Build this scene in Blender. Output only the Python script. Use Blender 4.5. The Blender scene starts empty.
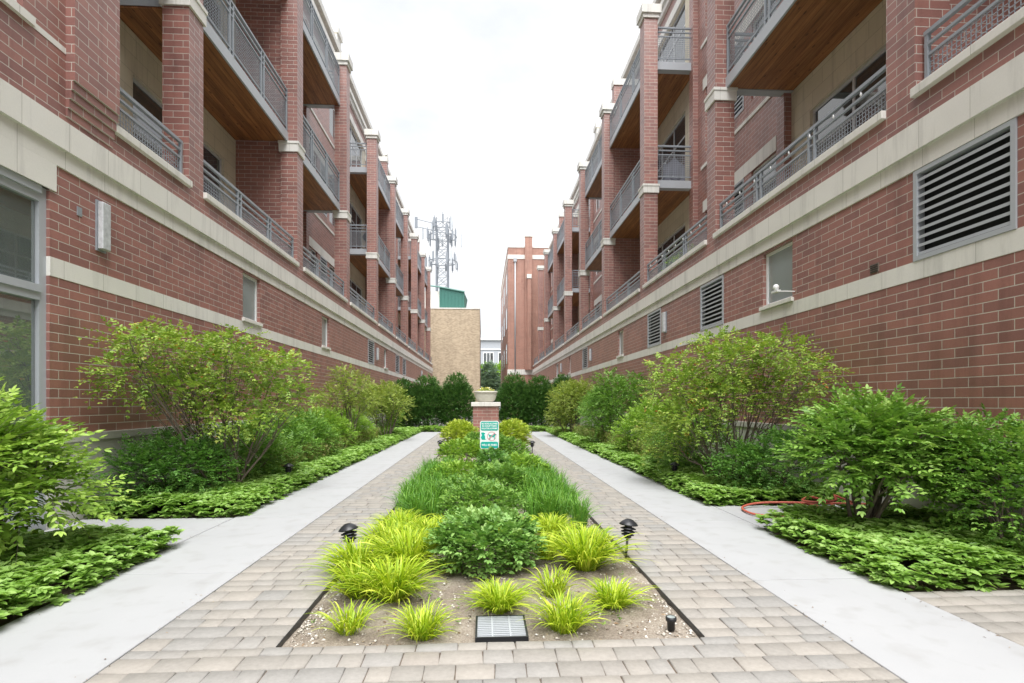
import bpy, math, random
import numpy as np
from mathutils import Vector, Matrix
rnd = random.Random(7)
rng = np.random.default_rng(11)
PI = math.pi
scene = bpy.context.scene
COL = scene.collection
CAMZ = 1.35

# ------------------------------------------------------------------ materials
def new_mat(name):
    m = bpy.data.materials.new(name); m.use_nodes = True
    nt = m.node_tree; b = nt.nodes['Principled BSDF']
    return m, nt, b
def nd(nt, t, **kw):
    n = nt.nodes.new(t)
    for k, v in kw.items(): setattr(n, k, v)
    return n
def mth(nt, op, a, b=None, c=None):
    n = nt.nodes.new('ShaderNodeMath'); n.operation = op
    for i, v in enumerate((a, b, c)):
        if v is None: continue
        if isinstance(v, (int, float)): n.inputs[i].default_value = v
        else: nt.links.new(v, n.inputs[i])
    return n.outputs[0]
def mixc(nt, fac, a, b, blend='MIX'):
    n = nt.nodes.new('ShaderNodeMix'); n.data_type = 'RGBA'; n.blend_type = blend
    for sock, v in ((n.inputs[0], fac), (n.inputs[6], a), (n.inputs[7], b)):
        if isinstance(v, (int, float)): sock.default_value = v
        elif isinstance(v, tuple): sock.default_value = (*v, 1) if len(v) == 3 else v
        else: nt.links.new(v, sock)
    return n.outputs[2]
def noise(nt, vec, scale, detail=4, rough=.6):
    n = nd(nt, 'ShaderNodeTexNoise'); n.inputs['Scale'].default_value = scale
    n.inputs['Detail'].default_value = detail; n.inputs['Roughness'].default_value = rough
    if vec is not None: nt.links.new(vec, n.inputs['Vector'])
    return n.outputs['Fac']
def ramp(nt, fac, stops):
    r = nd(nt, 'ShaderNodeValToRGB'); e = r.color_ramp.elements
    while len(e) < len(stops): e.new(.5)
    for el, (p, c) in zip(e, stops):
        el.position = p; el.color = (*c, 1) if len(c) == 3 else c
    nt.links.new(fac, r.inputs[0]); return r.outputs[0]
def position(nt): return nd(nt, 'ShaderNodeNewGeometry').outputs['Position']
def bump(nt, b, h, strength, dist=.01):
    n = nd(nt, 'ShaderNodeBump'); n.inputs['Strength'].default_value = strength
    n.inputs['Distance'].default_value = dist
    nt.links.new(h, n.inputs['Height']); nt.links.new(n.outputs[0], b.inputs['Normal'])
def wall_uv(nt, zoff=0.0):
    g = nd(nt, 'ShaderNodeNewGeometry')
    s = nd(nt, 'ShaderNodeSeparateXYZ'); nt.links.new(g.outputs['Position'], s.inputs[0])
    n = nd(nt, 'ShaderNodeSeparateXYZ'); nt.links.new(g.outputs['True Normal'], n.inputs[0])
    f = mth(nt, 'GREATER_THAN', mth(nt, 'ABSOLUTE', n.outputs[0]), mth(nt, 'ABSOLUTE', n.outputs[1]))
    u = mth(nt, 'ADD', mth(nt, 'MULTIPLY', f, s.outputs[1]), mth(nt, 'MULTIPLY', mth(nt, 'SUBTRACT', 1.0, f), s.outputs[0]))
    c = nd(nt, 'ShaderNodeCombineXYZ'); nt.links.new(mth(nt, 'ADD', u, 100.0), c.inputs[0])
    nt.links.new(mth(nt, 'ADD', s.outputs[2], zoff), c.inputs[1])
    return c.outputs[0], g.outputs['Position']
def brick_mat(name, c1, c2, mortar, bw, bh, ms, zoff, rough=.6, offset=.5, bstr=.5, var=.25, spec=.5, stain=1.2):
    m, nt, b = new_mat(name)
    uv, pos = wall_uv(nt, zoff)
    t = nd(nt, 'ShaderNodeTexBrick'); t.offset = offset; t.squash = 1
    nt.links.new(uv, t.inputs['Vector'])
    for k, v in (('Scale', 1), ('Mortar Size', ms), ('Mortar Smooth', .15), ('Bias', -.1), ('Brick Width', bw), ('Row Height', bh)):
        t.inputs[k].default_value = v
    t.inputs['Color1'].default_value = (*c1, 1); t.inputs['Color2'].default_value = (*c2, 1); t.inputs['Mortar'].default_value = (*mortar, 1)
    n1 = noise(nt, pos, 1.1, 5); n2 = noise(nt, pos, 60, 3)
    k = mth(nt, 'ADD', mth(nt, 'MULTIPLY', n1, var * 1.6), mth(nt, 'MULTIPLY', n2, var))
    k = mth(nt, 'ADD', k, 1 - var * 1.3)
    sm = nd(nt, 'ShaderNodeMapping'); sm.inputs['Scale'].default_value = (3.2, 3.2, .35); nt.links.new(pos, sm.inputs[0])
    st = noise(nt, sm.outputs[0], 1.0, 6, .7)
    k = mth(nt, 'MULTIPLY', k, mth(nt, 'SUBTRACT', 1.0, mth(nt, 'MULTIPLY', mth(nt, 'MAXIMUM', mth(nt, 'SUBTRACT', st, .52), 0.0), stain)))
    col = mixc(nt, 1.0, t.outputs['Color'], nd_rgb(nt, k), 'MULTIPLY')
    nt.links.new(col, b.inputs['Base Color'])
    b.inputs['Roughness'].default_value = rough; b.inputs['Specular IOR Level'].default_value = spec
    h = mth(nt, 'ADD', mth(nt, 'MULTIPLY', t.outputs['Fac'], -1.0), mth(nt, 'MULTIPLY', n2, .25))
    bump(nt, b, h, bstr, .006)
    return m
def nd_rgb(nt, k):
    c = nd(nt, 'ShaderNodeCombineXYZ')
    for i in range(3): nt.links.new(k, c.inputs[i])
    return c.outputs[0]
def plain(name, col, rough=.5, metal=0, var=.1, scale=8, bmp=0, spec=.5, coat=0):
    m, nt, b = new_mat(name)
    n = noise(nt, position(nt), scale, 5)
    a = tuple(max(0, c * (1 - var)) for c in col); d = tuple(c * (1 + var) for c in col)
    nt.links.new(mixc(nt, n, a, d), b.inputs['Base Color'])
    b.inputs['Roughness'].default_value = rough; b.inputs['Metallic'].default_value = metal
    b.inputs['Specular IOR Level'].default_value = spec
    if bmp: bump(nt, b, noise(nt, position(nt), scale * 6, 3), bmp, .01)
    return m
ZO = .1016 * 40 - 2.715
M = {}
M['brick'] = brick_mat('brick', (.325, .145, .118), (.225, .104, .090), (.50, .465, .41), .3048, .1016, .0044, ZO, .42, spec=.85, bstr=.45, var=.28)
M['wing_brick'] = brick_mat('sunlit_brick', (.36, .175, .13), (.30, .14, .105), (.52, .46, .38), .3048, .1016, .0046, ZO, .5, bstr=.3, var=.28)  # wing brick lighter and warmer than the main brick: sunlight put into the colour
M['tan_brick'] = brick_mat('tan_brick', (.50, .40, .28), (.33, .255, .17), (.42, .36, .28), .22, .085, .008, 0, .8, bstr=.3, var=.3)
M['stone'] = brick_mat('limestone', (.72, .705, .665), (.67, .66, .62), (.38, .37, .33), .61, 50.0, .003, 10, .75, offset=0, bstr=.15, var=.12)
M['cream'] = brick_mat('cream_block', (.62, .56, .44), (.56, .505, .395), (.36, .32, .24), .61, .3048, .004, ZO, .8, bstr=.2, var=.1)
M['concrete'] = plain('plinth_concrete', (.47, .46, .42), .85, var=.15, scale=3, bmp=.1)
M['metal'] = plain('grey_paint', (.27, .295, .325), .42, var=.06, scale=5)
M['metal_light'] = plain('pale_grey_paint', (.40, .425, .455), .4, var=.05, scale=4)
M['alu'] = plain('window_aluminium', (.55, .56, .57), .35, metal=.3, var=.05)
M['white'] = plain('white_paint', (.75, .76, .76), .45, var=.04)
M['black'] = plain('black_plastic', (.018, .019, .022), .38, var=.2)
M['dark'] = plain('dark_void', (.02, .02, .022), .7, var=.1)
M['roofing'] = plain('roofing', (.3, .3, .29), .9, var=.1)
M['green_metal'] = plain('green_metal', (.035, .14, .115), .5, var=.08)
M['grey_wall'] = plain('grey_cladding', (.36, .38, .41), .7, var=.06)
M['tower_steel'] = plain('galvanised_steel', (.19, .21, .24), .6, metal=.0, var=.1)
M['hose'] = plain('hose_rubber', (.50, .115, .075), .55, var=.15, scale=20)
M['urn'] = plain('cast_stone', (.55, .53, .46), .8, var=.18, scale=9, bmp=.2)
M['bark'] = plain('bark', (.17, .135, .11), .85, var=.35, scale=25, bmp=.4)
M['cloth'] = plain('grey_cloth', (.17, .175, .21), .9, var=.2)
M['signgreen'] = plain('sign_green', (.0, .40, .33), .4, var=.03)
M['signwhite'] = plain('sign_white', (.80, .82, .82), .4, var=.02)
M['signred'] = plain('sign_red', (.62, .25, .28), .4, var=.02)
M['terracotta'] = plain('terracotta', (.42, .17, .09), .8)
M['flower_yellow'] = plain('yellow_petals', (.8, .72, .16), .6)
M['flower_white'] = plain('white_petals', (.8, .78, .72), .6)

def wood_mat():
    m, nt, b = new_mat('cedar_soffit')
    pos = position(nt); mp = nd(nt, 'ShaderNodeMapping'); mp.inputs['Scale'].default_value = (14, .9, 14)
    nt.links.new(pos, mp.inputs[0])
    n = noise(nt, mp.outputs[0], 1.6, 6, .65)
    s = nd(nt, 'ShaderNodeSeparateXYZ'); nt.links.new(pos, s.inputs[0])
    pl = mth(nt, 'MULTIPLY', s.outputs[0], 1 / .11)
    fl = mth(nt, 'FLOOR', pl); fr = mth(nt, 'FRACT', pl)
    wn = nd(nt, 'ShaderNodeTexWhiteNoise'); wn.noise_dimensions = '1D'; nt.links.new(fl, wn.inputs['W'])
    c = ramp(nt, n, [(.25, (.13, .05, .018)), (.5, (.29, .118, .042)), (.75, (.42, .195, .075))])
    k = mth(nt, 'ADD', mth(nt, 'MULTIPLY', wn.outputs[0], .45), .75)
    c = mixc(nt, 1.0, c, nd_rgb(nt, k), 'MULTIPLY')
    # knots
    v = nd(nt, 'ShaderNodeTexVoronoi'); mp2 = nd(nt, 'ShaderNodeMapping'); mp2.inputs['Scale'].default_value = (9, 3.2, 9)
    nt.links.new(pos, mp2.inputs[0]); nt.links.new(mp2.outputs[0], v.inputs['Vector']); v.inputs['Scale'].default_value = 1
    kn = mth(nt, 'LESS_THAN', v.outputs['Distance'], .14)
    c = mixc(nt, mth(nt, 'MULTIPLY', kn, .7), c, (.04, .015, .008))
    gap = mth(nt, 'LESS_THAN', fr, .05)
    c = mixc(nt, mth(nt, 'MULTIPLY', gap, .8), c, (.02, .01, .006))
    nt.links.new(c, b.inputs['Base Color']); b.inputs['Roughness'].default_value = .5
    return m
M['wood'] = wood_mat()

def glass_mat(name, col, rough=.04, spec=1.0):
    m, nt, b = new_mat(name)
    n = noise(nt, position(nt), .6, 2)
    nt.links.new(mixc(nt, n, tuple(c * .6 for c in col), tuple(c * 1.3 for c in col)), b.inputs['Base Color'])
    b.inputs['Roughness'].default_value = rough; b.inputs['Specular IOR Level'].default_value = spec
    b.inputs['IOR'].default_value = 1.7
    return m
M['glass'] = glass_mat('window_glass', (.045, .055, .06))
M['glass_frost'] = glass_mat('curtained_glass', (.30, .345, .34), .12, .8)
def clear_glass():
    m = bpy.data.materials.new('clear_glass'); m.use_nodes = True; nt = m.node_tree; nt.nodes.clear()
    o = nd(nt, 'ShaderNodeOutputMaterial'); mx = nd(nt, 'ShaderNodeMixShader')
    t = nd(nt, 'ShaderNodeBsdfTransparent'); t.inputs[0].default_value = (.7, .76, .75, 1)
    g = nd(nt, 'ShaderNodeBsdfGlossy'); g.inputs['Roughness'].default_value = .02
    fr = nd(nt, 'ShaderNodeFresnel'); fr.inputs[0].default_value = 1.7
    f = mth(nt, 'ADD', mth(nt, 'MULTIPLY', fr.outputs[0], .9), .38)
    nt.links.new(f, mx.inputs[0]); nt.links.new(t.outputs[0], mx.inputs[1]); nt.links.new(g.outputs[0], mx.inputs[2])
    df = nd(nt, 'ShaderNodeBsdfDiffuse'); df.inputs[0].default_value = (.24, .29, .275, 1); m2 = nd(nt, 'ShaderNodeMixShader'); m2.inputs[0].default_value = .35
    nt.links.new(mx.outputs[0], m2.inputs[1]); nt.links.new(df.outputs[0], m2.inputs[2]); nt.links.new(m2.outputs[0], o.inputs[0]); return m
M['clear'] = clear_glass()

def sidewalk_mat():
    m, nt, b = new_mat('sidewalk_concrete'); pos = position(nt)
    n = noise(nt, pos, 1.4, 6, .6); f = noise(nt, pos, 90, 3, .7)
    c = mixc(nt, n, (.355, .362, .372), (.43, .438, .448))
    c = mixc(nt, mth(nt, 'MULTIPLY', f, .22), c, (.29, .29, .288))
    st = noise(nt, pos, 5, 3, .5)
    c = mixc(nt, mth(nt, 'MULTIPLY', mth(nt, 'MULTIPLY', mth(nt, 'MAXIMUM', mth(nt, 'SUBTRACT', st, .52), 0.0), 5.0), .3), c, (.26, .25, .235))
    nt.links.new(c, b.inputs['Base Color']); b.inputs['Roughness'].default_value = .85
    bump(nt, b, f, .12, .004); return m
M['sidewalk'] = sidewalk_mat()
def attr_mat(name, stops, rough=.85, nscale=40, nvar=.25, bmp=.3, transl=0, spec=.3, patch=0):
    m, nt, b = new_mat(name); pos = position(nt)
    a = nd(nt, 'ShaderNodeAttribute'); a.attribute_name = 'rv'
    fac = a.outputs['Fac']
    if patch:
        pn = noise(nt, pos, 2.2, 2)
        fac = mth(nt, 'ADD', fac, mth(nt, 'MULTIPLY', mth(nt, 'SUBTRACT', pn, .5), patch))
    c = ramp(nt, fac, stops)
    if nvar:
        n = noise(nt, pos, nscale, 4, .7)
        k = mth(nt, 'ADD', mth(nt, 'MULTIPLY', n, 2 * nvar), 1 - nvar)
        c = mixc(nt, 1.0, c, nd_rgb(nt, k), 'MULTIPLY')
        if bmp: bump(nt, b, n, bmp, .004)
    nt.links.new(c, b.inputs['Base Color']); b.inputs['Roughness'].default_value = rough
    b.inputs['Specular IOR Level'].default_value = spec
    if transl:
        o = nt.nodes['Material Output']; mx = nd(nt, 'ShaderNodeMixShader'); t = nd(nt, 'ShaderNodeBsdfTranslucent')
        nt.links.new(mixc(nt, 1.0, c, (1.0, 1.0, .55), 'MULTIPLY'), t.inputs[0]); mx.inputs[0].default_value = transl
        nt.links.new(b.outputs[0], mx.inputs[1]); nt.links.new(t.outputs[0], mx.inputs[2]); nt.links.new(mx.outputs[0], o.inputs[0])
    return m
M['paver'] = attr_mat('tumbled_paver', [(0, (.275, .26, .238)), (.3, (.305, .285, .258)), (.55, (.335, .31, .278)), (.75, (.30, .288, .27)), (.9, (.275, .267, .254)), (1, (.31, .282, .25))], .92, 30, .22, .5)
def leafm(name, dark, mid, light, rough=.45, tr=.28, odd=None, patch=.35):
    st = [(0, dark), (.5, mid), (.93 if odd else 1, light)]
    if odd: st.append((.97, odd))
    return attr_mat(name, st, rough, nvar=0, transl=tr, spec=.45, patch=patch)
M['lf_euonymus'] = leafm('euonymus_leaf', (.10, .22, .032), (.20, .38, .062), (.36, .54, .13))
M['lf_euonymus_bright'] = leafm('bright_euonymus_leaf', (.15, .29, .04), (.30, .48, .075), (.50, .66, .16))
M['lf_service'] = leafm('serviceberry_leaf', (.16, .28, .04), (.30, .45, .07), (.48, .58, .12), odd=(.46, .14, .04))
M['lf_pachy'] = leafm('groundcover_leaf', (.15, .30, .05), (.29, .49, .10), (.48, .66, .24), .4, .32)
M['lf_mid'] = leafm('shrub_leaf', (.09, .21, .035), (.18, .36, .06), (.30, .48, .09))
M['lf_deep'] = leafm('deep_green_leaf', (.07, .18, .035), (.13, .30, .055), (.22, .40, .085))
M['lf_bright'] = leafm('bright_leaf', (.16, .32, .04), (.27, .46, .06), (.42, .60, .10))
M['lf_yellow'] = leafm('yellow_green_leaf', (.24, .37, .04), (.44, .55, .06), (.62, .70, .12))
M['lf_light'] = leafm('light_small_leaf', (.19, .28, .05), (.32, .42, .08), (.48, .54, .14))
M['lf_yew'] = leafm('yew_needle', (.05, .13, .035), (.095, .22, .055), (.18, .33, .085), .55, .25)
M['lf_spruce'] = leafm('spruce_needle', (.12, .19, .14), (.20, .29, .22), (.29, .38, .29))
M['lf_center'] = leafm('center_shrub_leaf', (.13, .28, .055), (.23, .43, .10), (.38, .56, .18), .5, .28)
M['lf_reddish'] = leafm('reddish_leaf', (.11, .19, .035), (.22, .29, .06), (.40, .28, .15))
M['bl_hakone'] = leafm('golden_grass_blade', (.20, .35, .012), (.40, .55, .018), (.66, .74, .09), .5, .3)
M['bl_green'] = leafm('green_grass_blade', (.06, .19, .018), (.12, .31, .03), (.24, .45, .06), .45, .2)
def soil_mat():
    m, nt, b = new_mat('soil_mulch'); pos = position(nt)
    n = noise(nt, pos, 2.3, 6, .65); f = noise(nt, pos, 70, 5, .75)
    c = ramp(nt, mth(nt, 'ADD', mth(nt, 'MULTIPLY', n, .5), mth(nt, 'MULTIPLY', f, .5)), [(.33, (.13, .10, .08)), (.48, (.30, .25, .20)), (.6, (.48, .42, .35)), (.72, (.6, .55, .48))])
    nt.links.new(c, b.inputs['Base Color']); b.inputs['Roughness'].default_value = .95
    bump(nt, b, f, .9, .02); return m
M['soil'] = soil_mat()
M['mulch'] = plain('dark_mulch', (.15, .11, .08), .95, var=.5, scale=30, bmp=1)
M['pebble'] = attr_mat('pebble', [(0, (.28, .24, .2)), (.6, (.5, .46, .4)), (1, (.75, .73, .68))], .8, nvar=0)
M['ground'] = plain('ground_outer', (.22, .22, .20), .95, var=.2, scale=.3)
M['sconce'] = plain('sconce_glass', (.5, .52, .54), .25, var=.45, scale=14)

# ------------------------------------------------------------------ object helpers
def tag(o, label=None, cat=None, group=None, kind=None):
    if label: o['label'] = label
    if cat: o['category'] = cat
    if group: o['group'] = group
    if kind: o['kind'] = kind
    return o
def empty(name, loc, label, cat, group=None):
    o = bpy.data.objects.new(name, None); COL.objects.link(o); o.location = loc; o.empty_display_size = .1
    return tag(o, label, cat, group)
def origin(o):
    v = Vector((0, 0, 0))
    while o is not None: v += o.location; o = o.parent
    return v
def link_mesh(name, me, parent):
    o = bpy.data.objects.new(name, me); COL.objects.link(o)
    if parent is not None: o.parent = parent
    return o
class MB:
    def __init__(s): s.v = []; s.f = []; s.sm = []
    def add(s, vs, fs, smooth=False):
        n = len(s.v); s.v += [tuple(v) for v in vs]
        for f in fs: s.f.append(tuple(i + n for i in f)); s.sm.append(smooth)
    def box(s, x0, x1, y0, y1, z0, z1):
        if x0 > x1: x0, x1 = x1, x0
        s.add([(x0, y0, z0), (x1, y0, z0), (x1, y1, z0), (x0, y1, z0), (x0, y0, z1), (x1, y0, z1), (x1, y1, z1), (x0, y1, z1)],
              [(0, 3, 2, 1), (4, 5, 6, 7), (0, 1, 5, 4), (1, 2, 6, 5), (2, 3, 7, 6), (3, 0, 4, 7)])
    def bar(s, a, b, w):
        s.tube([a, b], [w * .7, w * .7], 4, False)
    def tube(s, pts, rad, n=6, smooth=True, cap=True):
        pts = [Vector(p) for p in pts]; rings = []; prev = None
        for i, p in enumerate(pts):
            d = (pts[min(i + 1, len(pts) - 1)] - pts[max(i - 1, 0)])
            if d.length < 1e-9: d = Vector((0, 0, 1))
            d.normalize()
            if prev is None: a = d.cross(Vector((.13, .9, .31)));
            else: a = prev - d * prev.dot(d)
            if a.length < 1e-4: a = d.cross(Vector((1, 0, 0)))
            a.normalize(); prev = a; b = d.cross(a)
            rings.append([p + (a * math.cos(2 * PI * k / n) + b * math.sin(2 * PI * k / n)) * rad[i] for k in range(n)])
        vs = [v for r in rings for v in r]; fs = []
        for i in range(len(rings) - 1):
            for k in range(n): fs.append((i * n + k, i * n + (k + 1) % n, (i + 1) * n + (k + 1) % n, (i + 1) * n + k))
        if cap: fs.append(tuple(range(n - 1, -1, -1))); fs.append(tuple((len(rings) - 1) * n + k for k in range(n)))
        s.add(vs, fs, smooth)
    def lathe(s, c, prof, n=24, smooth=True):
        vs = []; fs = []
        for r, z in prof:
            for k in range(n): vs.append((c[0] + r * math.cos(2 * PI * k / n), c[1] + r * math.sin(2 * PI * k / n), c[2] + z))
        for i in range(len(prof) - 1):
            for k in range(n): fs.append((i * n + k, i * n + (k + 1) % n, (i + 1) * n + (k + 1) % n, (i + 1) * n + k))
        s.add(vs, fs, smooth)
    def build(s, name, mat, parent=None, bevel=0):
        me = bpy.data.meshes.new(name); off = origin(parent) if parent is not None else Vector((0, 0, 0))
        me.from_pydata([(v[0] - off.x, v[1] - off.y, v[2] - off.z) for v in s.v], [], s.f)
        me.polygons.foreach_set('use_smooth', s.sm); me.materials.append(mat); me.update()
        o = link_mesh(name, me, parent)
        if bevel:
            b = o.modifiers.new('bevel', 'BEVEL'); b.width = bevel; b.segments = 2; b.limit_method = 'ANGLE'
        return o
def np_mesh(name, V, F, mat, parent=None, rv=None, smooth=False):
    """V (n,3); F (m,k) uniform faces; rv per vertex"""
    off = origin(parent) if parent is not None else Vector((0, 0, 0))
    V = V - np.array(off)[None, :]
    me = bpy.data.meshes.new(name); m, k = F.shape
    me.vertices.add(len(V)); me.vertices.foreach_set('co', V.astype(np.float32).ravel())
    me.loops.add(m * k); me.loops.foreach_set('vertex_index', F.astype(np.int32).ravel())
    me.polygons.add(m); me.polygons.foreach_set('loop_start', np.arange(0, m * k, k, dtype=np.int32))
    try: me.polygons.foreach_set('loop_total', np.full(m, k, dtype=np.int32))
    except Exception: pass
    me.update(calc_edges=True)
    if smooth: me.polygons.foreach_set('use_smooth', np.ones(m, bool))
    if rv is not None:
        a = me.attributes.new('rv', 'FLOAT', 'POINT'); a.data.foreach_set('value', rv.astype(np.float32))
    me.materials.append(mat)
    return link_mesh(name, me, parent)
def copy_tree(o, parent=None):
    c = o.copy(); COL.objects.link(c); c.parent = parent
    for ch in list(o.children): copy_tree(ch, c)
    return c

# ------------------------------------------------------------------ foliage tools
def nrm(a): return a / np.maximum(np.linalg.norm(a, axis=-1, keepdims=True), 1e-9)
def leaves(P, D, N, L, W, droop=.12):
    n = len(P); D = nrm(D); S = nrm(np.cross(D, N)); N = nrm(np.cross(S, D))
    L = L[:, None]; W = W[:, None]
    up = N * W * .13
    v = np.stack([P,
                  P + D * L * .32 + S * W * .46 + up, P + D * L * .70 + S * W * .34 + up * .6 - N * L * droop * .4,
                  P + D * L - N * L * droop,
                  P + D * L * .70 - S * W * .34 + up * .6 - N * L * droop * .4, P + D * L * .32 - S * W * .46 + up], 1)
    V = v.reshape(-1, 3); b = (np.arange(n) * 6)[:, None]
    F = np.concatenate([b + np.array([[0, 1, 2, 3]]), b + np.array([[0, 3, 4, 5]])], 0)
    return V, F
def leaf_obj(name, P, D, N, L, W, mat, parent, droop=.12, rv=None):
    V, F = leaves(P, D, N, L, W, droop)
    r = rng.random(len(P)) if rv is None else rv
    return np_mesh(name, V, F, mat, parent, np.repeat(r, 6))
def sample_blobs(blobs, n, lo=.55, upbias=.25):
    w = np.array([b[6] if len(b) > 6 else b[3] * b[4] * b[5] for b in blobs]); w = w / w.sum()
    idx = rng.choice(len(blobs), n, p=w); B = np.array([b[:6] for b in blobs])[idx]
    d = nrm(rng.normal(size=(n, 3))); d[:, 2] = np.where((d[:, 2] < 0) & (rng.random(n) < upbias), -d[:, 2], d[:, 2])
    r = (lo ** 3 + (1 - lo ** 3) * rng.random(n)) ** (1 / 3)
    S = B[:, :3] + d * B[:, 3:6] * r[:, None]
    return S, d
def sprays(S, d, k, tl, L, W, droop=.25, up=.25, spread=.9, jit=.3, xlim=None, zmin=.03):
    n = len(S); T = nrm(d * np.array([1, 1, .55]) + np.array([0, 0, up]) + rng.normal(size=(n, 3)) * jit)
    tl = tl * (.6 + .7 * rng.random(n))
    if xlim is not None:
        e = S + T * tl[:, None]; ok = (e[:, 0] > xlim[0]) & (e[:, 0] < xlim[1]) & (S[:, 0] > xlim[0]) & (S[:, 0] < xlim[1])
        S, T, tl = S[ok], T[ok], tl[ok]; n = len(S)
    ts = (np.arange(k) + .6) / k
    side = nrm(np.cross(T, np.array([0, 0, 1.0]) + rng.normal(size=(n, 3)) * .15))
    nor = nrm(np.cross(side, T)); nor = np.where(nor[:, 2:3] < 0, -nor, nor)
    P = S[:, None, :] + T[:, None, :] * (ts[None, :, None] * tl[:, None, None]) - np.array([0, 0, 1.0]) * (droop * tl[:, None] * ts[None, :] ** 2)[..., None]
    out = []
    twr = rng.random(n)
    for sg in (1, -1):
        D = T[:, None, :] * .75 + sg * spread * side[:, None, :] + rng.normal(size=(n, k, 3)) * .18
        D[..., 2] -= .12
        N = nor[:, None, :] + rng.normal(size=(n, k, 3)) * .28
        sc = (1 - .35 * ts[None, :]) * (.75 + .45 * rng.random((n, k)))
        rv = np.clip(.55 * twr[:, None] + .45 * rng.random((n, k)) + .12 * (ts[None, :] - .5), 0, 1)
        out.append((P.reshape(-1, 3), D.reshape(-1, 3), N.reshape(-1, 3), (L * sc).ravel(), (W * sc).ravel(), rv.ravel()))
    # terminal leaf
    out.append((P[:, -1], T, nor, np.full(n, L * .8), np.full(n, W * .8), np.clip(twr, 0, 1)))
    A = [np.concatenate([o[i] for o in out], 0) for i in range(6)]
    ok = A[0][:, 2] > zmin
    if xlim is not None: ok &= (A[0][:, 0] > xlim[0]) & (A[0][:, 0] < xlim[1])
    return [a[ok] for a in A], (S, T, tl)
def curve_pts(a, b, n, sag, jit):
    a = Vector(a); b = Vector(b); out = []
    for i in range(n + 1):
        t = i / n; p = a.lerp(b, t)
        p.z += sag * math.sin(t * PI)
        if 0 < i < n: p += Vector((rnd.uniform(-1, 1), rnd.uniform(-1, 1), rnd.uniform(-1, 1))) * jit
        out.append(p)
    return out
def shrub(name, base, blobs, mat, label, cat='shrub', group=None, n=1500, k=4, tl=.25, L=.05, W=.025, lo=.5, droop=.25, up=.25,
          stems=6, stemr=.014, twigs=0, xlim=None, jit=.3, upbias=.3, spread=.9, branch=3, stem_out=.08, trunk_name='stem'):
    """base (x,y); blobs in world coords"""
    root = empty(name, (base[0], base[1], 0), label, cat, group)
    S, d = sample_blobs(blobs, n, lo, upbias)
    A, tw = sprays(S, d, k, tl, L, W, droop, up, spread, jit, xlim)
    leaf_obj('foliage', *A[:5], mat, root, rv=A[5])
    if stems:
        mb = MB()
        for i in range(stems):
            b = blobs[i % len(blobs)]; az = rnd.uniform(0, 2 * PI)
            q = Vector((b[0] + b[3] * .35 * math.cos(az), b[1] + b[4] * .35 * math.sin(az), b[2] + b[5] * rnd.uniform(-.1, .45)))
            p0 = (base[0] + stem_out * math.cos(az), base[1] + stem_out * math.sin(az), -.02)
            pts = curve_pts(p0, q, 5, .05, .02); mb.tube(pts, [stemr * (1 - .13 * j) for j in range(6)], 6)
            for j in range(branch):
                t = rnd.choice((2, 3, 4)); dz = nrm(rng.normal(size=3)); 
                e = Vector((b[0] + b[3] * .8 * dz[0], b[1] + b[4] * .8 * dz[1], b[2] + b[5] * .7 * abs(dz[2])))
                r0 = stemr * (.62 - .06 * t)
                mb.tube(curve_pts(pts[t], e, 4, .03, .02), [r0, r0 * .8, r0 * .6, r0 * .4, r0 * .25], 5)
        Sx, Tx, lx = tw
        for i in range(min(twigs, len(Sx))):
            mb.tube([Sx[i], Sx[i] + Tx[i] * lx[i] * .85 - np.array([0, 0, droop * lx[i] * .7])], [.0025, .001], 3, True, False)
        mb.build(trunk_name, M['bark'], root)
    return root
def blades(n, R, H, w, rad, lean=(.5, 1.0), segs=6, arch=1.15, p=1.35):
    az = rng.random(n) * 2 * PI; br = rad * np.sqrt(rng.random(n)); ba = az + rng.normal(size=n) * .9
    base = np.stack([br * np.cos(ba), br * np.sin(ba), np.zeros(n)], 1)
    u = rng.random(n); rr = R * (lean[0] + (lean[1] - lean[0]) * u) * (.8 + .4 * rng.random(n)); hh = H * (.5 + .55 * rng.random(n)) * (1.1 - .25 * u)
    t = np.linspace(0, 1, segs + 1)
    hz = rr[:, None] * (t[None, :] ** p)
    z = hh[:, None] * ((1 + arch) * t - arch * t ** 2.2)[None, :]
    A = np.stack([np.cos(az), np.sin(az), np.zeros(n)], 1); B = np.stack([-np.sin(az), np.cos(az), np.zeros(n)], 1)
    C = base[:, None, :] + A[:, None, :] * hz[..., None]; C[..., 2] += z
    C += B[:, None, :] * (rng.normal(size=n) * .14 * rr)[:, None, None] * (t ** 2)[None, :, None]
    wt = w * (.55 + .45 * np.sin(PI * np.minimum(t * .8 + .25, 1))) * (1 - t ** 3.5)
    wt = np.maximum(wt, .0004)
    o = (B[:, None, :] + np.array([0, 0, 1.0]) * (rng.normal(size=n) * .45)[:, None, None]) * (wt / 2)[None, :, None] * (.7 + .6 * rng.random(n))[:, None, None]
    V = np.stack([C - o, C + o], 2).reshape(-1, 3); s2 = 2 * (segs + 1)
    b0 = (np.arange(n) * s2)[:, None]; F = []
    for i in range(segs): F.append(b0 + np.array([[2 * i, 2 * i + 1, 2 * i + 3, 2 * i + 2]]))
    F = np.concatenate(F, 0); rv = np.repeat(rng.random(n), s2)
    return V, F, rv

# ------------------------------------------------------------------ setting: ground, walks, paving
def struct(o): o['kind'] = 'structure'; return o
g = MB(); g.box(-600, 600, -300, 900, -.6, -.12); struct(g.build('ground', M['ground']))
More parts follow.
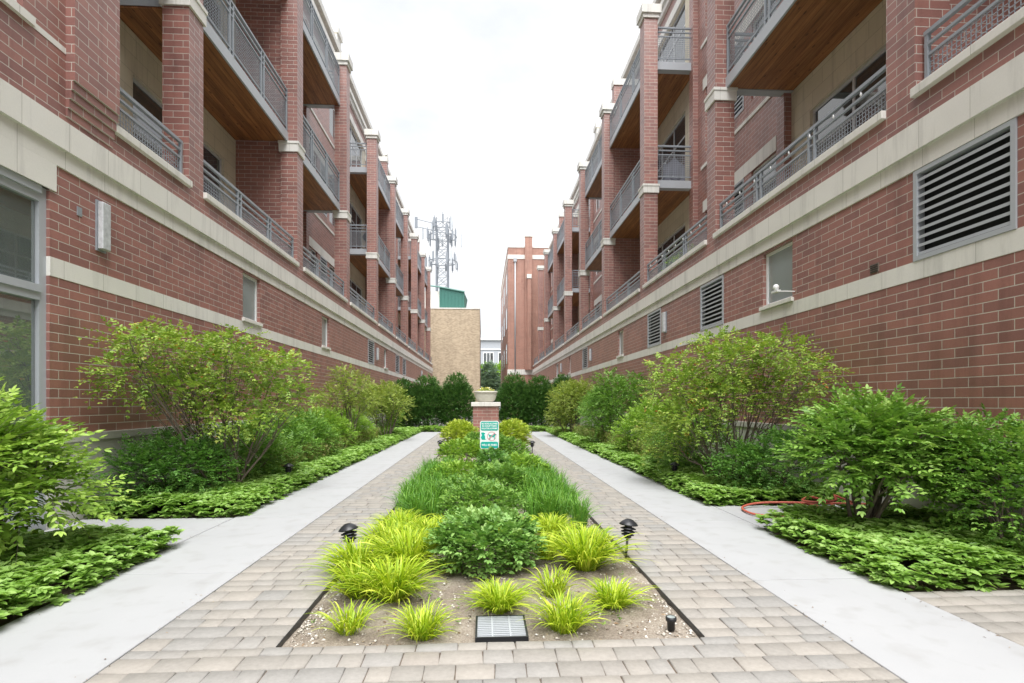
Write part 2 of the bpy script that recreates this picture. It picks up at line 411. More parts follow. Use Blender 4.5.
# mulch under the side beds
g = MB()
for (x0, x1, y0, y1) in ((-4.66, -2.93, -4, 5.10), (-4.66, -2.93, 6.36, 25.6), (3.02, 4.83, 3.62, 5.5), (3.02, 4.83, 6.75, 25.6), (-2.93, 3.02, 23.92, 25.6)):
    g.box(x0, x1, y0, y1, -.13, -.045)
struct(g.build('bed_soil', M['mulch']))
g = MB(); g.box(-9, 9, 25.6, 60, -.119, -.05); struct(g.build('far_court', M['ground']))
def slabs(x0, x1, ys, name):
    mb = MB()
    for a, b in zip(ys[:-1], ys[1:]): mb.box(x0, x1, a + .006, b - .006, -.12, 0)
    o = mb.build(name, M['sidewalk'], None, .006); return struct(o)
ysl = [-4, .1, 2.15, 4.3, 6.35, 8.4, 10.45, 12.5, 14.55, 16.6, 18.65, 20.7, 22.4, 23.9]
slabs(-2.90, -1.925, ysl, 'sidewalk')
slabs(2.045, 2.985, [-4, .0, 1.95, 3.9, 5.9, 7.9, 9.9, 11.9, 13.9, 15.9, 17.9, 19.9, 21.9, 23.9], 'sidewalk')
mb = MB(); mb.box(-4.6, -2.912, 5.12, 6.34, -.12, -.001); struct(mb.build('path', M['sidewalk'], None, .006))
mb = MB(); mb.box(2.997, 4.75, 5.52, 6.72, -.12, -.001); struct(mb.build('path', M['sidewalk'], None, .006))

def pavers(regions, name):
    Vs = []; Fs = []; rv = []; n = 0
    for (x0, x1, y0, y1, hole) in regions:
        y = y0
        while y < y1 - .02:
            h = rnd.choice((.15, .15, .19, .115)); h = min(h, y1 - y)
            if y1 - (y + h) < .05: h = y1 - y
            x = x0
            while x < x1 - .01:
                w = rnd.choice((.12, .16, .16, .2, .23)); 
                if x + w > x1 - .07: w = x1 - x
                a, b, c, d = x, x + w, y, y + h
                x += w
                if hole:
                    hx0, hx1, hy0, hy1 = hole
                    if d > hy0 + .01 and c < hy1 - .01:
                        if a >= hx0 - .01 and b <= hx1 + .01: continue
                        if a < hx0 < b: b = hx0 if b < hx1 else b
                        if a < hx1 < b: a = hx1
                g_ = .0018; q = .005; tz = -.001 + rnd.uniform(-.0018, .0018); j = lambda: rnd.uniform(-.0035, .0035)
                A = [(a + g_ + j(), c + g_ + j()), (b - g_ + j(), c + g_ + j()), (b - g_ + j(), d - g_ + j()), (a + g_ + j(), d - g_ + j())]
                cx = (a + b) / 2; cy = (c + d) / 2
                lo = [(p[0], p[1], -.05) for p in A]; md = [(p[0], p[1], tz - .006) for p in A]
                hi = [(p[0] - math.copysign(q, p[0] - cx), p[1] - math.copysign(q, p[1] - cy), tz) for p in A]
                Vs += lo + md + hi
                for k0 in (0, 4):
                    for e in range(4): Fs.append((n + k0 + e, n + k0 + (e + 1) % 4, n + k0 + 4 + (e + 1) % 4, n + k0 + 4 + e))
                Fs.append((n + 8, n + 9, n + 10, n + 11)); n += 12
                rv += [rnd.random()] * 12
            y += h
    return struct(np_mesh(name, np.array(Vs), np.array(Fs), M['paver'], None, np.array(rv)))
BX0, BX1, BY0, BY1 = -1.135, 1.27, 2.975, 20.6
pavers([(-1.92, 2.04, -.6, BY0, None), (-1.92, BX0 - .006, BY0, 23.9, None), (BX1 + .006, 2.04, BY0, 23.9, None), (BX0 - .006, BX1 + .006, BY1 + .01, 23.9, None), (2.99, 4.8, 1.0, 3.6, None)], 'paving')
mb = MB(); mb.box(-1.922, 2.042, -4, BY0 - .01, -.119, -.011); mb.box(-1.922, BX0 - .02, BY0 - .01, 23.9, -.119, -.011); mb.box(BX1 + .02, 2.042, BY0 - .01, 23.9, -.119, -.011); mb.box(2.988, 4.82, -4, 3.61, -.119, -.011)
mb.box(BX0 - .02, BX1 + .02, BY1 + .01, 23.9, -.119, -.011)
struct(mb.build('paving_bed', M['mulch']))
# centre bed soil: gently mounded sheet
nx, ny = 60, 300
X, Y = np.meshgrid(np.linspace(BX0, BX1, nx), np.linspace(BY0, BY1, ny))
Z = -.03 + .05 * np.sin(PI * (X - BX0) / (BX1 - BX0)) * np.clip((Y - BY0) / 2, 0, 1) + rng.normal(size=X.shape) * .0035 + .008 * np.sin(X * 7 + Y * 3) * np.sin(Y * 5)
Z = np.where((X > -.1) & (X < .34) & (Y > 2.95) & (Y < 3.40), -.034, Z)
I = np.arange(nx * ny).reshape(ny, nx)
F = np.stack([I[:-1, :-1].ravel(), I[:-1, 1:].ravel(), I[1:, 1:].ravel(), I[1:, :-1].ravel()], 1)
struct(np_mesh('bed_soil', np.stack([X.ravel(), Y.ravel(), Z.ravel()], 1), F, M['soil'], None, smooth=True))
def soil_z(x, y): return -.03 + .05 * math.sin(PI * min(max((x - BX0) / (BX1 - BX0), 0), 1)) * min(max((y - BY0) / 2, 0), 1)
mb = MB()
for x in (BX0, BX1): mb.box(x - .004, x + .004, BY0, BY1, -.1, .003)
tag(mb.build('bed_edging', M['black']), 'thin black edging strip along both long sides of the central planting bed', 'edging')
# pebbles
oct_v = np.array([(1, 0, 0), (-1, 0, 0), (0, 1, 0), (0, -1, 0), (0, 0, 1), (0, 0, -1)], float)
oct_f = np.array([(0, 2, 4), (2, 1, 4), (1, 3, 4), (3, 0, 4), (2, 0, 5), (1, 2, 5), (3, 1, 5), (0, 3, 5)])
def pebbles(n, x0, x1, y0, y1, smin, smax, name, label, edge=False):
    px = x0 + (x1 - x0) * rng.random(n); py = y0 + (y1 - y0) * rng.random(n) ** 1.2
    if edge: px = np.where(rng.random(n) < .55, np.where(rng.random(n) < .5, x0 + .18 * rng.random(n) ** 1.5, x1 - .3 * rng.random(n) ** 1.5), px)
    ok = ~((px > -.08) & (px < .3) & (py < 3.4)); px = px[ok]; py = py[ok]; n = len(px)
    sz = smin + (smax - smin) * rng.random(n) ** 3
    sc = sz[:, None] * (.6 + .6 * rng.random((n, 3))); sc[:, 2] *= .6
    a = rng.random(n) * 2 * PI
    v = oct_v[None] * sc[:, None, :] * (1 + .2 * rng.normal(size=(n, 6, 3)))
    xr = v[..., 0] * np.cos(a)[:, None] - v[..., 1] * np.sin(a)[:, None]; yr = v[..., 0] * np.sin(a)[:, None] + v[..., 1] * np.cos(a)[:, None]
    z0 = np.array([soil_z(p, q) for p, q in zip(px, py)])
    V = np.stack([xr + px[:, None], yr + py[:, None], v[..., 2] + z0[:, None] + sc[:, 2:3] * .3], -1).reshape(-1, 3)
    F = (np.arange(n) * 6)[:, None, None] + oct_f[None]
    return tag(np_mesh(name, V, F.reshape(-1, 3), M['pebble'], None, np.repeat(rng.random(n), 6)), label, 'gravel', kind='stuff')
pebbles(5200, BX0 + .02, BX1 - .02, BY0 + .01, 6.5, .003, .017, 'gravel', 'small pale pebbles scattered over the bare soil of the central bed', True)

# drain grate
root = empty('drain_grate', (.11, 3.17, -.03), 'square grey metal drain grate at the front of the central bed', 'drain grate')
mb = MB(); x0, x1, y0, y1 = -.045, .262, 3.02, 3.335
for (a, b, c, d) in ((x0, x1, y0, y0 + .012), (x0, x1, y1 - .012, y1), (x0, x0 + .012, y0 + .012, y1 - .012), (x1 - .012, x1, y0 + .012, y1 - .012)): mb.box(a, b, c, d, -.05, .004)
mb.build('frame', M['black'], root)
mb = MB()
nb = 12
for i in range(nb):
    yy = y0 + .018 + (y1 - y0 - .036) * i / (nb - 1); mb.box(x0 + .012, x1 - .012, yy - .0055, yy + .0055, -.02, .001)
for xx in (x0 + .1, x0 + .205): mb.box(xx - .005, xx + .005, y0 + .012, y1 - .012, -.02, .0025)
mb.build('grille', M['metal_light'], root)
mb = MB(); mb.box(x0 + .012, x1 - .012, y0 + .012, y1 - .012, -.05, -.028); mb.build('sump', M['dark'], root)

# ------------------------------------------------------------------ lights in the beds
def pagoda(loc, label, rx=0, ry=0):
    root = empty('path_light', loc, label, 'path light', 'black tiered path lights')
    c = (loc[0], loc[1], loc[2])
    mb = MB(); mb.lathe(c, [(0, 0), (.011, 0), (.011, .19), (0, .19)], 8); mb.build('stake', M['black'], root)
    mb = MB(); mb.lathe(c, [(0, .34), (.02, .342), (.035, .335), (.055, .322), (.078, .30), (.082, .292), (.074, .288), (.03, .286), (0, .286)], 20); mb.build('cap', M['black'], root)
    mb = MB()
    for i in range(3):
        z = .262 - i * .026; r = .068 - i * .006
        mb.lathe(c, [(.025, z + .016), (r, z), (r - .003, z - .006), (.025, z + .006)], 20)
    mb.build('louvre_rings', M['black'], root)
    mb = MB(); mb.lathe(c, [(.033, .288), (.033, .185), (.02, .175), (0, .175)], 12); mb.build('lamp_body', M['black'], root)
    return root
pl = pagoda((-1.07, 4.46, 0), 'nearest black tiered path light leaning by the left edge of the central bed')
pl.rotation_euler = (math.radians(-5), math.radians(-9), .3)
pspots = [((1.225, 4.48, 0), 'black tiered path light leaning by the right edge of the central bed behind golden grass', (.05, .12, 1)),
          ((-1.13, 14.0, 0), 'small far black path light at the left bed edge beside the yellow-green shrub', (0, 0, 0)),
          ((1.28, 13.7, 0), 'small far black path light at the right bed edge beyond the green grass', (0, 0, 0)),
          ((-3.2, 8.9, .0), 'black path light half sunk in the left groundcover below the serviceberry', (.05, 0, 0)),
          ((3.2, 8.7, .0), 'black path light half sunk in the right groundcover left of the serviceberry', (0, .05, 0))]
for p, lb, r in pspots:
    c = copy_tree(pl); c.location = p; c.rotation_euler = r; c['label'] = lb
root = empty('spotlight', (1.13, 3.12, -.02), 'stubby black spotlight standing in the gravel at the front right corner of the bed', 'spotlight')
mb = MB(); mb.lathe((1.13, 3.12, -.02), [(0, 0), (.022, 0), (.024, .05), (.032, .055), (.033, .075), (.027, .08), (.025, .078), (0, .074)], 16); mb.build('can', M['black'], root)
mb = MB(); mb.lathe((1.13, 3.12, -.02), [(.024, .0785), (.012, .083), (0, .084)], 16); mb.build('lens', M['glass_frost'], root)

# ------------------------------------------------------------------ pedestal, urn, sign
PX, PY = .09, 17.0
root = empty('brick_pedestal', (PX, PY, 0), 'square red brick pedestal with pale stone cap in the middle of the planting bed', 'pedestal')
mb = MB(); mb.box(PX - .40, PX + .40, PY - .40, PY + .40, .22, 1.215); mb.build('brick_shaft', M['brick'], root)
mb = MB(); mb.box(PX - .43, PX + .43, PY - .43, PY + .43, -.1, .22); mb.build('base', M['stone'], root)
mb = MB(); mb.box(PX - .46, PX + .46, PY - .46, PY + .46, 1.215, 1.345); mb.build('cap', M['stone'], root, .01)
UZ = 1.345
root = empty('urn_planter', (PX, PY, UZ), 'wide pale cast stone bowl planter standing on the brick pedestal', 'planter')
mb = MB(); mb.lathe((PX, PY, UZ), [(0, 0), (.23, 0), (.245, .02), (.29, .07), (.325, .14), (.345, .22), (.352, .29), (.375, .30), (.38, .345), (.35, .355), (.32, .34), (.30, .31), (0, .31)], 36); mb.build('bowl', M['urn'], root)
rf = empty('planter_flowers', (PX, PY, UZ + .31), 'low yellow and white flowers growing in the stone bowl planter', 'flowers')
S, d = sample_blobs([(PX, PY, UZ + .33, .27, .27, .1)], 160, .2, 1); A, _ = sprays(S, d, 2, .07, .045, .025, zmin=1.6); leaf_obj('foliage', *A[:5], M['lf_light'], rf, rv=A[5])
for nm, mt, sd in (('yellow_blossoms', 'flower_yellow', 28), ('white_blossoms', 'flower_white', 14)):
    S, d = sample_blobs([(PX, PY, UZ + .36, .29, .29, .1)], sd, .6, 1); A, _ = sprays(S, d, 1, .04, .05, .045, zmin=1.6); leaf_obj(nm, *A[:5], M[mt], rf, rv=A[5])
# sign
SX, SY = .58, 8.47
SX = (489.5 - 512) / 528 * 8.5 * math.cos(.0548) + 8.5 * math.sin(.0548); SY = 8.5 * math.cos(.0548) + 22.5 / 528 * 8.5 * math.sin(.0548)
root = empty('sign', (SX, SY, 0), 'green and white no dogs sign on a thin post among the bed shrubs', 'sign')
def rrect(x0, x1, z0, z1, r, y, n=6, back=.004):
    pts = []
    for cx, cz, a0 in ((x1 - r, z1 - r, 0), (x0 + r, z1 - r, 90), (x0 + r, z0 + r, 180), (x1 - r, z0 + r, 270)):
        for i in range(n + 1):
            a = math.radians(a0 + 90 * i / n); pts.append((cx + r * math.cos(a), cz + r * math.sin(a)))
    k = len(pts); v = [(p[0], y, p[1]) for p in pts] + [(p[0], y + back, p[1]) for p in pts]
    f = [tuple(range(k - 1, -1, -1)), tuple(range(k, 2 * k))] + [(i, (i + 1) % k, k + (i + 1) % k, k + i) for i in range(k)]
    return v, f
mb = MB(); mb.box(SX - .02, SX + .02, SY + .006, SY + .02, 0, 1.0); mb.build('post', M['metal'], root)
sx0, sx1, sz0, sz1 = SX - .152, SX + .152, .595, 1.045
mb = MB(); mb.add(*rrect(sx0, sx1, sz0, sz1, .035, SY)); mb.build('sign_plate', M['signwhite'], root)
mb = MB(); mb.add(*rrect(sx0 + .012, sx1 - .012, sz1 - .155, sz1 - .012, .025, SY - .0025, back=.0015)); mb.build('green_panel', M['signgreen'], root)
mb = MB(); mb.add(*rrect(sx0 + .012, sx1 - .012, sz0 + .012, sz0 + .115, .025, SY - .0025, back=.0015)); mb.build('green_panel', M['signgreen'], root)
def text(body, size, x, z, y, mat, parent, name='lettering', maxw=None):
    cu = bpy.data.curves.new(name, 'FONT'); cu.body = body; cu.size = size; cu.align_x = 'CENTER'; cu.align_y = 'CENTER'; cu.extrude = .0008; cu.offset = .0012
    t = bpy.data.objects.new('tmp', cu); COL.objects.link(t); bpy.context.view_layer.update()
    me = bpy.data.meshes.new_from_object(t.evaluated_get(bpy.context.evaluated_depsgraph_get()))
    w = t.dimensions.x; s = min(1, maxw / w) if maxw else 1
    bpy.data.objects.remove(t)
    me.transform(Matrix.Scale(s, 4, (1, 0, 0))); me.transform(Matrix.Rotation(PI / 2, 4, 'X')); me.materials.clear(); me.materials.append(mat)
    off = origin(parent); me.transform(Matrix.Translation((x - off.x, y - off.y, z - off.z)))
    return link_mesh(name, me, parent)
for tx, sz, zz in (('NO DOGS ALLOWED', .036, sz1 - .045), ('IN COURTYARD', .032, sz1 - .083), ('VIOLATORS & OWNERS', .034, sz1 - .122)): text(tx, sz, SX, zz, SY - .0035, M['signwhite'], root, maxw=.255)
text('WILL BE FINED', .044, SX, sz0 + .062, SY - .0035, M['signwhite'], root, maxw=.25)
def poly(mb, pts, y, th=.001):
    k = len(pts); v = [(p[0], y, p[1]) for p in pts] + [(p[0], y + th, p[1]) for p in pts]
    mb.add(v, [tuple(range(k)), tuple(range(2 * k - 1, k - 1, -1))] + [(i, (i + 1) % k, k + (i + 1) % k, k + i) for i in range(k)])
mid = (sz0 + .115 + sz1 - .155) / 2
def pic(pts, cx, s): return [(SX + cx + p[0] * s, mid + p[1] * s) for p in pts]
dog = [(-.9, .1), (-1.1, .55), (-.95, .6), (-.7, .3), (.35, .35), (.6, .8), (.8, .7), (1.15, .5), (1.1, .3), (.8, .25), (.65, -.1), (.7, -.9), (.5, -.9), (.4, -.25), (-.4, -.25), (-.55, -.9), (-.8, -.9), (-.75, -.2)]
sit = [(-.5, -.9), (-.75, -.3), (-.45, .3), (-.7, .7), (-.55, .95), (-.1, .95), (.35, .7), (.3, .5), (.05, .45), (.3, .0), (.35, -.75), (.6, -.9)]
mb = MB(); poly(mb, pic(sit, -.09, .064), SY - .0022); poly(mb, pic(dog, .045, .06), SY - .0022); mb.build('dog_pictogram', M['signgreen'], root)
mb = MB(); N_ = 40; R0, R1 = .073, .066; cx = SX + .035
for k in range(N_):
    a, b = 2 * PI * k / N_, 2 * PI * (k + 1) / N_
    poly(mb, [(cx + R1 * math.cos(a), mid + R1 * math.sin(a)), (cx + R0 * math.cos(a), mid + R0 * math.sin(a)), (cx + R0 * math.cos(b), mid + R0 * math.sin(b)), (cx + R1 * math.cos(b), mid + R1 * math.sin(b))], SY - .0036)
q = R1 * .7071; poly(mb, [(cx - q - .005, mid - q + .005), (cx - q + .005, mid - q - .005), (cx + q + .005, mid + q - .005), (cx + q - .005, mid + q + .005)], SY - .0036)
mb.build('prohibition_ring', M['signred'], root)

# ------------------------------------------------------------------ buildings
PC = .988; B0, B1 = 2.715, 2.918; F0, F1, F2 = 3.934, 4.13, 4.442; SL0, SL1 = 4.747, 4.85
FL = (4.5, 8.11, 11.72)
class Side:
    def __init__(s, sgn, W, root): s.s = sgn; s.W = W; s.root = root
    def bx(s, mb, t0, t1, y0, y1, z0, z1): mb.box(s.s * (s.W + t0), s.s * (s.W + t1), y0, y1, z0, z1)
    def holes(s, mb, t0, t1, y0, y1, z0, z1, hs):
        hs = [(max(h[0], y0), min(h[1], y1), max(h[2], z0), min(h[3], z1)) for h in hs]
        hs = [h for h in hs if h[1] - h[0] > .01 and h[3] - h[2] > .01]
        ys = sorted({y0, y1, *[h[0] for h in hs], *[h[1] for h in hs]})
        for a, b in zip(ys[:-1], ys[1:]):
            m = (a + b) / 2; z = z0
            for h in sorted([h for h in hs if h[0] < m < h[1]], key=lambda h: h[2]):
                if h[2] > z + 1e-4: s.bx(mb, t0, t1, a, b, z, h[2])
                z = max(z, h[3])
            if z < z1 - 1e-4: s.bx(mb, t0, t1, a, b, z, z1)
    def window(s, t, y0, y1, z0, z1, glass='glass', mull=1, sill=True, fr='alu', transom=False, fw=.045):
        mb = MB(); s.bx(mb, t + .06, t + .10, y0, y0 + fw, z0, z1); s.bx(mb, t + .06, t + .10, y1 - fw, y1, z0, z1)
        s.bx(mb, t + .06, t + .10, y0 + fw, y1 - fw, z0, z0 + fw); s.bx(mb, t + .06, t + .10, y0 + fw, y1 - fw, z1 - fw, z1)
        for i in range(1, mull): 
            yy = y0 + (y1 - y0) * i / mull; s.bx(mb, t + .065, t + .10, yy - fw * .5, yy + fw * .5, z0 + fw, z1 - fw)
        if transom: 
            zz = z0 + (z1 - z0) * .72; s.bx(mb, t + .07, t + .098, y0 + fw, y1 - fw, zz - fw * .4, zz + fw * .4)
        w = mb.build('window', M[fr], s.root)
        mb = MB(); s.bx(mb, t + .084, t + .09, y0 + .01, y1 - .01, z0 + .01, z1 - .01); mb.build('pane', M[glass], w)
        if sill: mb = MB(); s.bx(mb, t - .05, t + .06, y0 - .04, y1 + .04, z0 - .065, z0 - .002); mb.build('sill', M['stone'], w, .006)
        return w
    def louver(s, t, y0, y1, z0, z1, pitch=.105):
        mb = MB(); fw = .05
        s.bx(mb, t - .015, t + .08, y0, y0 + fw, z0, z1); s.bx(mb, t - .015, t + .08, y1 - fw, y1, z0, z1)
        s.bx(mb, t - .015, t + .08, y0 + fw, y1 - fw, z0, z0 + fw); s.bx(mb, t - .015, t + .08, y0 + fw, y1 - fw, z1 - fw, z1)
        w = mb.build('louver_vent', M['metal_light'], s.root)
        mb = MB(); n = max(3, int((z1 - z0 - 2 * fw) / pitch)); h = (z1 - z0 - 2 * fw) / n
        for i in range(n):
            z = z0 + fw + h * (i + .08); a = s.s * (s.W + t + .0); b = s.s * (s.W + t + .085)
            ya, yb = y0 + fw, y1 - fw
            mb.add([(a, ya, z), (a, yb, z), (a, yb, z + h * .36), (a, ya, z + h * .36), (b, ya, z + h * .5), (b, yb, z + h * .5), (b, yb, z + h * .62), (b, ya, z + h * .62)],
                   [(0, 1, 2, 3), (4, 7, 6, 5), (3, 2, 6, 7), (0, 4, 5, 1), (0, 3, 7, 4), (1, 5, 6, 2)])
        mb.build('slats', M['metal_light'], w)
        mb = MB(); s.bx(mb, t + .09, t + .11, y0 + .01, y1 - .01, z0 + .01, z1 - .01); mb.build('backing', M['dark'], w)
    def rail(s, mb, axis, fix, a0, a1, z0, terrace):
        """axis 'y': along Y at depth fix; axis 't': along t at Y=fix"""
        def b(u0, u1, o0, o1, za, zb):
            if axis == 'y': s.bx(mb, fix + o0, fix + o1, u0, u1, za, zb)
            else: s.bx(mb, u0, u1, fix + o0, fix + o1, za, zb)
        if terrace: top, r2, mt, mb_ = z0 + .62, z0 + .48, z0 + .36, z0 + .03
        else: top, r2, mt, mb_ = z0 + 1.07, z0 + .93, z0 + .80, z0 + .10
        far = (a0 if axis == 'y' else fix) > 24
        b(a0, a1, -.025, .025, top - .045, top); b(a0, a1, -.02, .02, r2 - .03, r2); b(a0, a1, -.015, .015, mt - .03, mt)
        b(a0, a1, -.015, .015, mb_, mb_ + .03)
        L = a1 - a0; nb = max(1, round(L / 1.7)); ps = []
        for i in range(nb + 1):
            u = a0 + .03 + (L - .06) * i / nb
            if 0 < i < nb: ps += [u - .07, u + .07]
            else: ps.append(u)
        for u in ps: b(u - .02, u + .02, -.022, .022, z0 - .02, top - .01)
        p = .055 if not far else .11; w = .0035 if not far else .006
        n = int(L / p)
        for i in range(1, n): u = a0 + L * i / n; b(u - w, u + w, -w, w, mb_ + .03, mt - .03)
        n = int((mt - mb_) / p)
        for i in range(1, n): z = mb_ + (mt - mb_) * i / n; b(a0, a1, -w, w, z - w, z + w)

def facade(sgn, W, REC, piers, bays, yend, holes, root, near_solid=None, body_y0=-6, ystart=-6, storefront=None):
    S = Side(sgn, W, root); bx = S.bx
    # ground storey
    mb = MB(); sf = [storefront] if storefront else []
    S.holes(mb, 0, .3, ystart, yend, PC, F0, holes + [(ystart, ystart + .01, 0, 0)] + sf + [(ystart, yend, B0, B1)])
    # brick above the cornice up to the terrace sill
    bx(mb, 0, .3, ystart, yend, F2, SL0)
    mb.build('wall', M['brick'], root)
    mb = MB(); S.holes(mb, -.03, .3, ystart, yend, -.1, PC - .09, sf); S.holes(mb, -.05, .3, ystart, yend, PC - .09, PC, sf); mb.build('plinth', M['concrete'], root)
    mb = MB(); S.holes(mb, -.006, .3, ystart, yend, B0, B1, sf); mb.build('stone_band', M['stone'], root)
    mb = MB(); bx(mb, -.02, .3, ystart, yend, F0, F1); bx(mb, -.065, .3, ystart, yend, F1, F2); mb.build('cornice', M['stone'], root)
    # body
    mb = MB(); yb = body_y0
    if storefront:
        bx(mb, .32, 13, storefront[1] + .35, yend, -.1, 4.40); bx(mb, .32, 13, ystart, storefront[1] + .35, 4.0, 4.40); bx(mb, 4.5, 13, ystart, storefront[1] + .35, -.1, 4.0)
    else: bx(mb, .32, 13, ystart, yend, -.1, 4.40)
    bx(mb, REC + .32, 13, ystart, yend, 4.402, 15.9); mb.build('core', M['cream'], root)
    mb = MB(); bx(mb, .3, REC, ystart, yend, 4.41, FL[0]); bx(mb, .0, 13.2, yend + .001, yend + .3, -.1, 16.0) if False else None; mb.build('terrace_floor', M['roofing'], root)
    # end wall
    mb = MB(); bx(mb, .0, 13, yend + .002, yend + .3, -.1, F2); bx(mb, REC, 13, yend + .002, yend + .3, F2 + .002, 16.0); mb.build('end_wall', M['brick'], root)
    # piers
    for (y0, y1, kind) in piers:
        mb = MB(); p = 0
        if kind == 'corbel':
            for i, pr in enumerate((.02, .04, .06, .08)): bx(mb, -pr, .41, y0, y1, SL0 - .1016 * 2 + .1016 * i, SL0 - .1016 * 2 + .1016 * (i + 1))
            bx(mb, -.10, .41, y0, y1, SL0 + .2032, 12.88); p = .10
        else: bx(mb, 0, .41, y0, y1, SL0, 12.88)
        po = mb.build('pier', M['brick'], root)
        if kind != 'corbel':
            mb = MB(); bx(mb, -p - .035, .445, y0 - .035, y1 + .035, 7.63, 7.83); bx(mb, -p - .05, .46, y0 - .05, y1 + .05, 7.83, 7.89); mb.build('stone_collar', M['stone'], po)
        mb = MB(); bx(mb, -p - .04, .45, y0 - .04, y1 + .04, 12.88, 13.0); bx(mb, -p - .09, .5, y0 - .09, y1 + .09, 13.0, 13.25); mb.build('cap', M['stone'], po)
        if kind == 'party':
            mb = MB(); yc = (y0 + y1) / 2; bx(mb, .412, REC + .0, yc - .16, yc + .16, SL0 - .3, 14.05); pw = mb.build('party_wall', M['brick'], root)
            mb = MB(); bx(mb, .38, REC, yc - .2, yc + .2, 14.05, 14.3); mb.build('coping', M['stone'], pw)
    # bays
    for (ya, yb_, kind, free0, free1) in bays:   # ya: far face of nearer pier, yb_: near face of further pier
        c0 = ya - .21; c1 = yb_ + .21
        # sill and terrace rail
        mb = MB(); bx(mb, -.06, .34, ya, yb_, SL0 + .001, SL1); mb.build('terrace_sill', M['stone'], root, .008)
        mb = MB(); S.rail(mb, 'y', .10, ya + .03, yb_ - .03, SL1, True); mb.build('terrace_railing', M['metal'], root)
        # brick upstand behind sill
        mb = MB(); t = REC
        Lb = yb_ - ya
        if kind == 'balcony':
            dl = [(ya + Lb * .14, yb_ - Lb * .12, f, f + 2.66) for f in FL]
            S.holes(mb, t, t + .3, c0, c1, F2, 14.5, dl); mb.build('rear_wall', M['cream'], root)
            for fq, yq in ((free0, c0), (free1, c1)):
                if fq: mb = MB(); bx(mb, t - .16, t - .001, yq - .14, yq + .14, F2 + .01, 14.44); mb.build('brick_return', M['brick'], root)
            for h in dl: S.window(t, h[0], h[1], h[2] + .05, h[3], 'glass', 3, False, 'alu', True, .06)
            for f in FL[1:]:
                zb = f - .235
                mb = MB(); s0 = c0 if free0 else ya; s1 = c1 if free1 else yb_
                bx(mb, .22, .26, ya, yb_, zb, f)                      # fascia channel
                bx(mb, .26, REC - .002, ya, yb_, zb + .05, f - .02)
                if free0: bx(mb, .425, REC - .002, s0, ya, zb, f)
                if free1: bx(mb, .425, REC - .002, yb_, s1, zb, f)
                bal = mb.build('balcony', M['metal_light'], root)
                mb = MB(); bx(mb, .27, REC - .01, ya + .01, yb_ - .01, zb + .015, zb + .048); mb.build('wood_soffit', M['wood'], bal)
                mb = MB(); S.rail(mb, 'y', .25, ya + .02, yb_ - .02, f, False)
                if free0: S.rail(mb, 't', c0 + .03, .44, REC - .03, f, False)
                if free1: S.rail(mb, 't', c1 - .03, .44, REC - .03, f, False)
                mb.build('balcony_railing', M['metal'], bal)
        else:
            hs = []
            for f in (FL[0], FL[1], FL[2]):
                hs.append((ya + .25, ya + 1.35, f + .55, f + 2.45)); hs.append((ya + 2.9, ya + 4.0, f + .55, f + 2.45))
            lv = [(ya + 1.7, ya + 2.55, f + .55, f + 2.45) for f in FL[:2]]
            hs = [h for h in hs if h[1] < yb_ - .1]; lv = [h for h in lv if h[1] < yb_ - .1]
            S.holes(mb, t, t + .3, c0, c1, F2, 14.5, hs + lv); mb.build('rear_wall', M['brick'], root)
            for h in hs: S.window(t, *h, 'glass', 1, False, 'white', True)
            for h in lv: S.louver(t, *h)
            for f in FL[:2]:
                mb = MB(); bx(mb, t - .012, t + .1, c0 + .45, c1 - .5, f + 2.452, f + 2.78); mb.build('lintel_band', M['stone'], root)
                mb = MB(); bx(mb, t - .03, t + .05, c0 + .4, c1 - .4, f + 3.75, f + 3.84); mb.build('stone_course', M['stone'], root)
    # upper wall of the recess above everything
    mb = MB(); y0 = piers[0][0]; bx(mb, REC, REC + .3, y0, yend, 14.502, 15.9); mb.build('attic_wall', M['brick'], root)
    mb = MB(); bx(mb, REC - .05, REC, y0, yend, 14.45, 14.75); bx(mb, REC - .10, REC, y0, yend, 15.2, 15.42); bx(mb, REC - .18, REC, y0, yend, 15.42, 15.62)
    bx(mb, REC - .22, REC + .5, y0, yend, 15.95, 16.2); mb.build('top_cornice', M['stone'], root)
    return S

# ---- right building
rootR = empty('brick_building', (4.83, 20, 0), 'long red brick apartment building with stacked balconies along the right side of the courtyard', 'building')
pr = [(5.66, 6.08, 'party'), (10.75, 11.15, ''), (15.6, 16.02, ''), (20.85, 21.27, 'party'), (25.95, 26.37, ''), (30.9, 31.3, ''), (35.9, 36.3, 'party'), (41, 41.4, ''), (45.9, 46.3, '')]
pr = [(.55, .97, '')] + pr
bay = []
kinds = ['balcony', 'balcony', 'open', 'balcony', 'balcony', 'open', 'balcony', 'balcony', 'open']
fr = {0: (1, 0), 1: (0, 1), 3: (1, 0), 4: (0, 1), 6: (1, 0), 7: (0, 1)}
for i, k in enumerate(kinds): bay.append((pr[i][1], pr[i + 1][0], k, *fr.get(i, (0, 0))))
bay.append((46.3, 50.7, 'open', 0, 0))
hR = [(4.52, 5.67, B1 - .0, F0 - .0), (8.0, 8.88, B1 + .07, F0 - .04), (10.36, 11.48, B1, F0 - .02), (14.1, 15.25, B1, F0 - .02), (17.95, 18.7, B1 + .07, F0 - .06), (24.2, 25.4, B1, F0 - .02), (33.6, 34.9, B1 + .07, F0 - .06), (29.0, 29.5, B1 + .07, F0 - .06)]
R_ = facade(1, 4.83, 1.68, pr, bay, 50.7, hR, rootR)
for i, h in enumerate(hR):
    if i in (0, 2, 3, 5): R_.louver(0, h[0] + .003, h[1] - .003, h[2] + .003, h[3] - .003, .088)
    else: R_.window(.0, h[0], h[1], h[2], h[3], 'glass_frost', 1, True, 'white')
